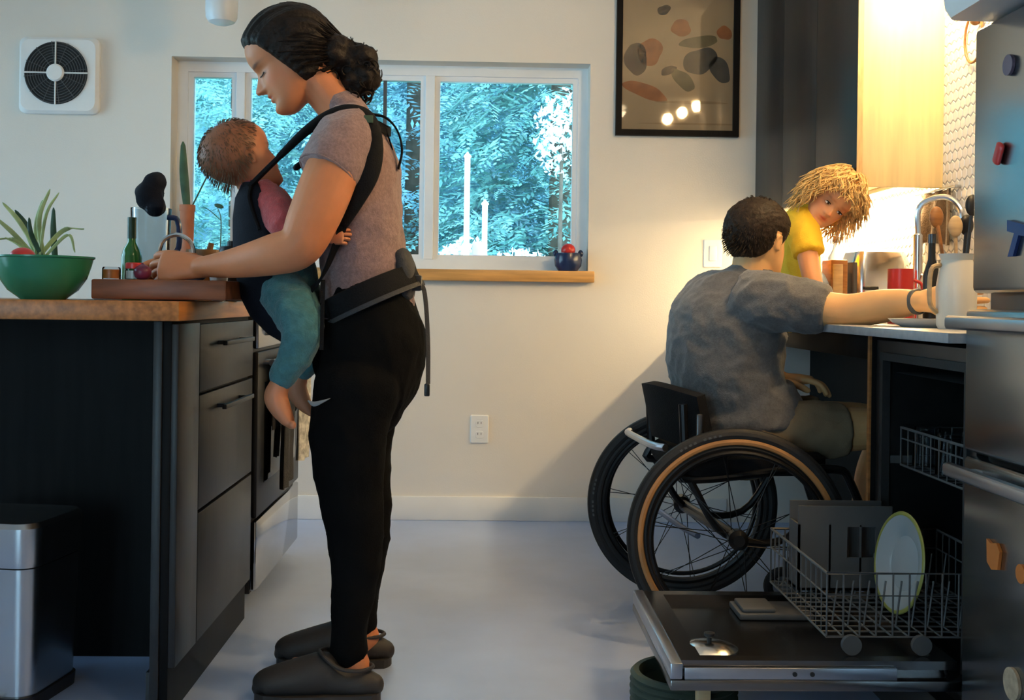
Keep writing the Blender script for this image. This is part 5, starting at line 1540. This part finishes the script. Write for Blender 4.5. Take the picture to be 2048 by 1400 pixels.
# hair
HLy = [-.6, -.30, -.22, -.01, .07, .143, .233, .35, .45]
HLz = [-.05, .02, .06, .17, .355, .52, .71, .80, .82]
def wmask(G):
    zl = np.interp(G[..., 1], HLy, HLz)
    return (G[..., 2] - zl) / 0.11
mk('hair', hw.cap(wmask, 0.045, 0.020, 34, 2.0, (0, -.60, .25)), 'hair_dark', wo, angle=180)
st = []
r_ = random.Random(4)
while len(st) < 420:
    a = r_.uniform(0, 2 * PI); zz = r_.uniform(.1, 1.0)
    w = np.interp(zz, HZ, HW); yf = np.interp(zz, HZ, HF); yb = np.interp(zz, HZ, HB)
    q = np.array([w * math.sin(a), (yf + yb) / 2 + (yf - yb) / 2 * math.cos(a), zz])
    if wmask(q) > 0.8:
        st.append(q)
mk('hair_strands', strands(hw, st, (0.0, -0.60, 0.25), 9, 0.014, .0017, .0008, 3, gw=0.0, tw=0.9, jit=0.10, lift=0.085, nseg=4), 'hair_dark', wo, kind='stuff')
# curly bun
curls = []
bc = [P_(700, 128), P_(722, 118), P_(730, 155), P_(712, 165), P_(690, 110), P_(735, 140), P_(716, 182), P_(690, 150)]
core = remesh([ellipsoid(p, (.040, .042, .036)) for p in bc[:5]] + [ellipsoid(P_(716, 172), (.028, .03, .026)), ellipsoid(P_(672, 110), (.045, .06, .05))], 0.006, 2)
curls.append((wrinkle(core[0], core[2], 0.006, 40, 3.0), core[1]))
for k in range(150):
    b = bc[k % len(bc)]
    d0 = Vector((r_.gauss(0, 1), r_.gauss(0, 1), r_.gauss(0, 1))).normalized()
    c0 = b + d0 * 0.032
    e1 = d0.orthogonal().normalized(); e2 = d0.cross(e1)
    ph, rad, tw_ = r_.uniform(0, 6), r_.uniform(.008, .016), r_.choice((-1, 1))
    curls.append(tube([c0 + e1 * rad * math.cos(ph + tw_ * u * 5.5) + e2 * rad * math.sin(ph + tw_ * u * 5.5) + d0 * 0.018 * (u - .3) for u in np.linspace(0, 1, 13)], np.linspace(.0042, .0012, 13), 5))
mk('hair_bun', curls, 'hair_dark', wo, angle=180, kind='stuff')
for sd in (-1, 1):
    lash = [hw.to_world(np.array([sd * (.135 + .052 * math.sin(t)), .335 - .030 * math.sin(t) + .006 * math.cos(t), .464 - .012 * math.cos(t)])) for t in np.linspace(-1.3, 1.3, 9)]
    mk('eyelash', tube(lash, .0016, 6), 'lash', wo)

# ================================================================== the baby in the carrier
ba = person('baby in a coral top and teal pants facing the woman in the carrier', at(560, 690, W0))
hb = Head(at(484, 318, W0 - .01), (.70, .52, .42), (-.45, -.05, .9), 0.203, 1.0)
b_torso = [(515, 385, .055, .045), (533, 415, .075, .060), (550, 480, .080, .068), (572, 560, .085, .075), (580, 600, .08, .07)]
btp = [P_(a, b) for a, b, _, _ in b_torso]; btab = [(c, d) for _, _, c, d in b_torso]
bneck = loft([P_(522, 395), P_(500, 362), P_(492, 335)], [.038, .036, .04])
b_armN = loft([P_(535, 398, 2.735), P_(556, 430, 2.70), P_(575, 462, 2.68), P_(610, 470, 2.655), P_(645, 474, 2.635)], [.026, .026, .024, .022, .017], n=16)
bpal, bfin = hand(P_(645, 474, 2.635), (1, -.05, 0.05), (0, 1, -.1), (0.5, 0.7, 0.4), 0.52, right=True)
b_legN = [(560, 580, 2.735, .058), (590, 618, 2.68, .057), (604, 664, 2.655, .050), (588, 715, 2.655, .040), (566, 752, 2.66, .031)]
b_foot = loft([P_(572, 735, 2.66), P_(561, 765, 2.66), P_(552, 792, 2.66), P_(560, 815, 2.658), P_(574, 838, 2.655), P_(583, 850, 2.655)], [.025, .024, (.026, .029), (.026, .026), (.024, .018), (.020, .010)], n=16)
toes = [ellipsoid(P_(584 - 1.2 * k, 851 - 1.5 * k, 2.64 + .0095 * k), (.0065, .006, .009)) for k in range(4)] + [ellipsoid(P_(586, 850, 2.630), (.008, .008, .011))]
def mir(p): return Vector((p.x + .0, 2 * 2.80 - p.y, p.z))
legpts = [P_(a, b, c) for a, b, c, _ in b_legN]; legr = [d for *_, d in b_legN]
bfN = [xf(b_foot, None, None)]
bfF = (np.stack([b_foot[0][:, 0], 5.6 - b_foot[0][:, 1], b_foot[0][:, 2]], 1), [f[::-1] for f in b_foot[1]])
b_armF = loft([mir(P_(535, 398, 2.735)), mir(P_(556, 430, 2.70)), mir(P_(590, 462, 2.70))], [.026, .026, .022], n=14)
def baby_tint(V, T):
    L = hb.to_local(V)
    k = np.clip((L[:, 2] - np.interp(L[:, 1], [-.5, -.1, .1, .25, .4], [.12, .25, .55, .75, .82])) / .12, 0, 1)
    k = k * (L[:, 2] < 1.2) * (np.abs(L[:, 0]) < .6)
    col = np.array([0.30, 0.26, 0.22])
    T[:, :3] = T[:, :3] * (1 - .8 * k[:, None]) + T[:, :3] * col * (.8 * k[:, None])
    return T
body_mesh('body', [hb.mesh()] + hb.ear(1) + hb.ear(-1) + [bneck, loft(btp, slim(btab, .010)), b_armN, b_armF, loft(legpts, [r - .008 for r in legr]), loft([mir(p) for p in legpts], [r - .008 for r in legr]), b_foot, bfF] + bpal + toes, bfin, 0.0032, 'skin_baby', ba, hb, tint=baby_tint)
st = []
while len(st) < 1300:
    a = r_.uniform(0, 2 * PI); zz = r_.uniform(.15, 1.0)
    w = np.interp(zz, HZ, HW) * 1.09; yf = np.interp(zz, HZ, HF); yb = np.interp(zz, HZ, HB) - .03
    q = np.array([w * math.sin(a), (yf + yb) / 2 + (yf - yb) / 2 * math.cos(a), zz])
    if zz > np.interp(q[1], [-.5, -.1, .1, .25, .4], [.16, .32, .62, .82, .9]): st.append(q)
mk('hair_fuzz', strands(hb, st, None, 2, 0.0055, .0011, .0005, 15, gw=0.25, jit=0.5, lift=0.055, nseg=3), 'hair_baby', ba, kind='stuff')
cloth('top', [loft(btp, btab, n=24), loft([P_(530, 392, 2.745), P_(548, 415, 2.715), P_(566, 448, 2.685), P_(580, 464, 2.675), P_(615, 472, 2.65)], [.040, .040, .037, .033, .028], n=20), loft([mir(P_(530, 392, 2.745)), mir(P_(556, 430, 2.70)), mir(P_(590, 462, 2.70))], [.038, .036, .03], n=16)], 0.005, 'coral_knit', ba, 0.003, 20, 4.0)
cloth('pants', [loft([P_(572, 550), P_(585, 610)], [(.092, .078), (.088, .07)], n=24), loft(legpts, legr, n=24), loft([mir(p) for p in legpts], legr, n=20)], 0.005, 'teal_knit', ba, 0.0035, 16, 6.0)
# carrier
ca = root('baby_carrier', at(560, 690, W0), 'black soft baby carrier strapped around the woman and the baby', 'carrier')
rows = []
for (px, py, rx, ry) in ((528, 372, .045, .085), (540, 400, .078, .100), (548, 440, .094, .108), (556, 490, .104, .112), (563, 540, .108, .114), (572, 590, .108, .112), (584, 630, .098, .100), (600, 664, .075, .085), (625, 690, .05, .07)):
    c = P_(px, py)
    lim = 1.62 if py < 560 else 1.35
    rows.append([(c.x - rx * math.cos(f), c.y - ry * math.sin(f), c.z) for f in np.linspace(-lim, lim, 25)])
mk('panel', sheet(rows, 0.014), 'navy_fabric', ca, angle=180)
pad = [P_(560, 312, 2.685), P_(610, 264, 2.655), P_(655, 234, 2.655), P_(698, 222, 2.665), P_(735, 238, 2.668), P_(744, 290, 2.645), P_(735, 345, 2.625), P_(712, 398, 2.625), P_(690, 445, 2.63)]
mk('shoulder_strap', loft(pad, [(.014, .008), (.018, .011), (.026, .014), (.030, .016), (.030, .020), (.026, .027), (.024, .029), (.018, .022), (.012, .012)], (0, 1, 0), n=20), 'black_fabric', ca, angle=180)
mk('webbing', strap([P_(500, 372, 2.705), P_(530, 342, 2.695), P_(575, 298, 2.675)], .026, .010), 'black_fabric', ca)
mk('webbing', strap([P_(505, 365, 2.71), P_(500, 400, 2.695), P_(520, 460, 2.69)], .026, .008), 'black_fabric', ca)
mk('webbing', strap([P_(690, 440, 2.628), P_(668, 500, 2.640), P_(640, 560, 2.67), P_(600, 600, 2.70)], .022, .006, (0.5, 0, .8)), 'black_fabric', ca)
mk('webbing', strap([P_(646, 560, 2.66), P_(645, 620, 2.635), P_(643, 700, 2.62)], .010, .003, (1, 0, 0)), 'black_fabric', ca)
mk('shoulder_strap', loft([Vector((p.x, 5.6 - p.y, p.z)) for p in pad], [(.014, .008), (.018, .011), (.026, .014), (.030, .016), (.030, .020), (.026, .027), (.024, .029), (.018, .022), (.012, .012)], (0, 1, 0), n=16), 'black_fabric', ca, angle=180)
mk('chest_strap', strap([P_(738, 240, 2.67), P_(772, 262, 2.74), P_(778, 262, 2.86), P_(738, 240, 2.93)], .022, .005, (0, 0, 1)), 'black_fabric', ca)
mk('loose_webbing', strap([P_(742, 228, 2.70), P_(772, 236, 2.72), P_(795, 262, 2.74), P_(804, 300, 2.745), P_(797, 338, 2.745)], .020, .005), 'black_fabric', ca)
mk('loose_webbing', strap([P_(750, 238, 2.73), P_(772, 262, 2.75), P_(785, 300, 2.76)], .016, .004), 'black_fabric', ca)
M_('tag_green', (0.06, 0.10, 0.05), 0.6)
mk('brand_tag', cube(P_(737, 238, 2.632), (.022, .004, .018), .001), 'tag_green', ca)
# slanted waist belt
def belt(c, e1, l1, l2, h, th, m, name, off=0.0, n=48):
    e1 = Vector(e1).normalized(); e2 = Vector((0, 1, 0)); nn = e1.cross(e2).normalized()
    if nn.z < 0: nn = -nn
    V, F = [], []
    for i in range(n):
        a = 2 * PI * i / n
        d = e1 * math.cos(a) * l1 + e2 * math.sin(a) * l2
        o_ = (e1 * math.cos(a) / l1 + e2 * math.sin(a) / l2).normalized()
        p = Vector(c) + d + nn * off
        for hh, tt in ((-h, 0), (-h * .9, th), (h * .9, th), (h, 0)):
            V.append(p + nn * hh + o_ * tt)
        for k in range(4):
            F.append([i * 4 + k, i * 4 + (k + 1) % 4, ((i + 1) % n) * 4 + (k + 1) % 4, ((i + 1) % n) * 4 + k])
    return mk(name, (np.array([list(v) for v in V]), F), m, ca, angle=50)
e1 = P_(828, 562) - P_(655, 640)
belt(P_(738, 592), e1, .124, .166, .030, .014, 'black_fabric', 'waist_belt')
belt(P_(738, 592), e1, .132, .174, .006, .010, 'grey_fabric', 'belt_webbing', -0.026)
mk('lumbar_pad', loft([P_(806, 512), P_(812, 545), P_(812, 590)], [(.095, .020), (.105, .026), (.095, .020)], (0, 1, 0), n=24, power=3), 'grey_fabric', ca, angle=180)
mk('tail_webbing', strap([P_(828, 562, 2.76), P_(845, 572, 2.76), P_(852, 610, 2.76), P_(856, 690, 2.76), P_(856, 768, 2.76)], .012, .003, (1, .6, 0)), 'grey_fabric', ca)
mk('tail_tip', cube(P_(854, 780, 2.76), (.014, .006, .032), .003), 'black_plastic', ca)
mk('buckle', cube(P_(832, 566, 2.755), (.03, .03, .04), .006), 'black_plastic', ca)
# onion under the woman's fingers
oc = P_(285, 550, 2.63); oc.z = BT + 0.018
mk('red_onion', lathe([(.001, -.018), (.007, -.0175), (.012, -.016), (.017, -.012), (.0198, -.007), (.0208, -.001), (.0200, .005), (.0170, .0105), (.0125, .0145), (.007, .017), (.003, .0195), (.001, .022)], 24, oc), mat('onion_skin', (0.16, 0.02, 0.05), 0.35, var=0.3, nscale=30), label='small purple onion under the woman\'s fingers', cat='onion')

# ================================================================== the man
ma = person('man in a grey t-shirt sitting in the wheelchair at the counter', (0.76, 3.33, 0.54))
M0 = 3.35
hm = Head(at(1516, 480, M0), (.74, .66, -.12), (.06, .05, 1), 0.245)
mside = (.5, -.86, 0)
mt = [(1478, 862, .178, .125), (1462, 790, .188, .140), (1450, 715, .198, .150), (1452, 650, .205, .142), (1470, 598, .185, .105), (1488, 570, .105, .068), (1500, 552, .068, .06)]
mtp = [at(a, b, M0) for a, b, _, _ in mt]; mtab = [(c, d) for _, _, c, d in mt]
mneck = loft([at(1484, 590, M0), at(1500, 555, M0), at(1508, 510, M0)], [.066, .062, .062], n=20)
m_armN = loft([at(1520, 602, 3.20), at(1580, 608, 3.13), at(1640, 617, 3.09), at(1700, 621, 3.06), at(1760, 613, 3.00), at(1810, 606, 2.93), at(1848, 602, 2.87)], [.056, .054, .051, .047, .047, .038, (.026, .031)], (0, 0, 1), n=22)
mpal, mfin = hand(at(1848, 602, 2.87), (.62, -.72, .10), (.75, .62, 0.0), (0.35, 0.7, 0.45), 1.08, (0.7, .55, .3))
m_armF = loft([at(1415, 610, 3.50), Vector((.66, 3.55, .86)), Vector((.72, 3.545, .76)), Vector((.84, 3.49, .73)), Vector((.93, 3.44, .735))], [.055, .052, .047, .042, .028], n=16)
palF2, finF2 = hand(Vector((.93, 3.44, .735)), (1, -.35, 0), (0, 0, -1), (0.3, 0.5, 0.3), 1.05, right=False)
knN, knF = Vector((1.27, 3.26, .60)), Vector((1.25, 3.46, .60))
def leg(hip, kn, foot):
    return loft([hip, hip.lerp(kn, .5), kn - Vector((.03, 0, 0)), kn + Vector((.02, 0, -.05)), kn.lerp(foot, .4), foot + Vector((0, 0, .07)), foot], [.060, .068, .056, .053, .050, .036, .036], n=18)
hipN, hipF = Vector((.80, 3.245, .595)), Vector((.77, 3.44, .595))
ftN, ftF = Vector((1.19, 3.26, .17)), Vector((1.18, 3.40, .17))
body_mesh('body', [hm.mesh()] + hm.ear(1) + hm.ear(-1) + [mneck, loft(mtp, slim(mtab, .014), mside), m_armN, m_armF, leg(hipN, knN, ftN), leg(hipF, knF, ftF)] + mpal + palF2, mfin + finF2, 0.0045, 'skin_man', ma, hm)
m_slN = loft([at(1490, 598, 3.24), at(1540, 604, 3.17), at(1590, 610, 3.13), at(1652, 619, 3.09)], [.078, .080, .074, .064], (0, 0, 1), n=24, ends=False)
m_slF = loft([at(1440, 605, 3.44), at(1415, 615, 3.50), Vector((.665, 3.55, .855))], [.078, .076, .066], (0, 0, 1), n=20, ends=False)
cloth('shirt', [loft(mtp, mtab, mside, n=32), m_slN, m_slF, loft([at(1478, 780, M0), at(1490, 850, M0)], [(.185, .145), (.20, .165)], mside, n=28, ends=False)], 0.0075, 'grey_jersey', ma, 0.009, 8, 8.0, (1, 1, 1.4))
cloth('shorts', [loft([at(1470, 862, M0), at(1500, 885, M0)], [(.175, .125), (.18, .11)], mside, n=28), loft([hipN, hipN.lerp(knN, .3), hipN.lerp(knN, .58)], [.086, .084, .080], n=22, ends=False), loft([hipF, hipF.lerp(knF, .3), hipF.lerp(knF, .58)], [.085, .083, .079], n=20, ends=False)], 0.008, 'khaki', ma, 0.006, 10, 9.0)
def mmask(G):
    zl = np.interp(G[..., 1], [-.5, -.32, -.2, -.13, -.10, .03, .06, .12, .22, .32, .42], [.15, .17, .23, .34, .58, .58, .42, .46, .66, .80, .84])
    return (G[..., 2] - zl) / 0.09
mk('hair', hm.cap(mmask, 0.036, 0.012, 60, 7.0), 'hair_brown', ma, angle=180)
st = []
while len(st) < 900:
    a = r_.uniform(0, 2 * PI); zz = r_.uniform(.12, 1.0)
    w = np.interp(zz, HZ, HW); yf = np.interp(zz, HZ, HF); yb = np.interp(zz, HZ, HB)
    q = np.array([w * math.sin(a), (yf + yb) / 2 + (yf - yb) / 2 * math.cos(a), zz])
    if mmask(q) > 1.6: st.append(q)
mk('hair_strands', strands(hm, st, None, 2, 0.007, .0018, .0008, 5, gw=0.3, jit=0.35, lift=0.09, nseg=4), 'hair_brown', ma, kind='stuff')
wd = at(1848, 602, 2.87) - at(1810, 606, 2.93)
mk('wrist_band', torus(at(1835, 603.5, 2.892), wd, .0315, 0, 40, 8, (.0035, .009)), 'grey_plastic', ma)
for ft in (ftN, ftF):
    mk('shoe', (remesh([loft([ft + Vector((-.05, 0, -.02)), ft + Vector((.0, 0, -.01)), ft + Vector((.08, 0, -.025)), ft + Vector((.15, 0, -.035))], [(.036, .03), (.042, .038), (.044, .028), (.034, .016)], n=20)], .006, 2))[:2], 'black_rubber', ma, angle=180)

# ================================================================== the child on the counter
ch = person('blond child in a yellow t-shirt leaning over the counter', (1.03, 3.66, CZ))
hc = Head(at(1664, 398, 3.520), (-.10, -.90, -.40), (.62, 0, .77), 0.194, 0.6)
ct = [(1608, 632, 3.673, 0.099, 0.073), (1600, 560, 3.664, 0.096, 0.067), (1598, 490, 3.631, 0.099, 0.062), (1603, 446, 3.596, 0.090, 0.052), (1618, 424, 3.571, 0.052, 0.039), (1628, 414, 3.562, 0.036, 0.034)]
ctp = [at(a, b, c) for a, b, c, _, _ in ct]; ctab = [(d, e) for *_, d, e in ct]
cneck = loft([at(1615, 432, 3.579), at(1634, 414, 3.562), at(1652, 402, 3.546)], [.035, .033, .035], n=16)
c_armN = loft([at(1606, 452, 3.520), at(1613, 500, 3.469), at(1622, 545, 3.435), at(1632, 590, 3.401), at(1645, 628, 3.367)], [.035, .034, .031, .028, .021], n=16)
cpal, cfin = hand(at(1645, 628, 3.367), (.5, -.6, -.25), (.1, -.1, -1), (0.2, 0.3, 0.2), 0.62)
c_armF = loft([at(1600, 456, 3.724), at(1590, 530, 3.758), at(1600, 600, 3.741)], [.034, .031, .022], n=14)
hipc = Vector((ctp[0].x, ctp[0].y, CZ + .062))
def cleg(dy):
    h = hipc + Vector((0, dy, 0)); k = Vector((.875, h.y, CZ + .045)); f = Vector((.86, h.y, CZ - .30))
    return [h, h.lerp(k, .5), k, k.lerp(f, .15), k.lerp(f, .5), f], [.055, .052, .042, .040, .036, .026]
body_mesh('body', [hc.mesh()] + hc.ear(1) + [cneck, loft(ctp, slim(ctab, .010)), c_armN, c_armF, loft(*cleg(-.05)), loft(*cleg(.05))] + cpal, cfin, 0.0042, 'skin_child', ch, hc, lips=(1.0, 0.5, 0.45), brow=(.75, .62, .5))
cloth('shirt', [loft(ctp, ctab, n=28), loft([at(1602, 440, 3.554), at(1608, 470, 3.494), at(1617, 508, 3.460)], [.052, .051, .048], n=20, ends=False), loft([at(1600, 450, 3.690), at(1592, 500, 3.741)], [.049, .046], n=18, ends=False)], 0.006, 'yellow_jersey', ch, 0.004, 14, 11.0)
cloth('pants', [loft([hipc + Vector((0, 0, .04)), hipc - Vector((0, 0, .0))], [(.10, .08), (.10, .075)], n=20)] + [loft([p for p in cleg(d)[0][:5]], [r + .01 for r in cleg(d)[1][:5]], n=16, ends=False) for d in (-.05, .05)], 0.008, 'blue_enamel', ch, 0.003, 14, 12.0)
for sd in (-1, 1):
    Mh = np.stack([hc.r, hc.f, hc.u], 1)
    ey = mk('eye', xf(ellipsoid((0, 0, 0), (.0100, .0065, .0042)), Mh, hc.to_world(np.array([sd * .135, .338, .450]))), 'eye_white', ch)
    mk('iris', xf(ellipsoid((0, 0, 0), (.0050, .0045, .0040)), Mh, hc.to_world(np.array([sd * .130, .355, .449]))), 'eye_iris', ey)
    mk('eyelid', tube([hc.to_world(np.array([sd * (.135 + .052 * math.sin(t)), .366 - .016 * abs(math.sin(t)), .472 - .016 * (1 - math.cos(t))])) for t in np.linspace(-1.2, 1.2, 9)], .0016, 6), 'hair_brown', ch)
def cmask(G):
    zl = np.interp(G[..., 1], [-.5, -.2, 0, .1, .2, .3, .42], [.0, .05, .15, .38, .58, .70, .74])
    return (G[..., 2] - zl) / 0.06
mk('hair', hc.cap(cmask, 0.075, 0.05, 14, 5.0), 'hair_blond', ch, angle=180)
st = []
while len(st) < 1000:
    a = r_.uniform(0, 2 * PI); zz = r_.uniform(.35, 1.0)
    w = np.interp(zz, HZ, HW); yf = np.interp(zz, HZ, HF); yb = np.interp(zz, HZ, HB)
    q = np.array([w * math.sin(a), (yf + yb) / 2 + (yf - yb) / 2 * math.cos(a), zz])
    if cmask(q) > 0.6: st.append(q)
lk = []
for k, q in enumerate(st):
    front = q[1] > 0.18
    lk += strands(hc, [q], None, 4 if front else 7, 0.0125, 0.0027, .0011, 900 + k, gw=0.42, jit=0.55, lift=0.22 if not front else 0.15, nseg=5, wave=0.75)
mk('hair_locks', lk, 'hair_blond', ch, angle=180, kind='stuff')
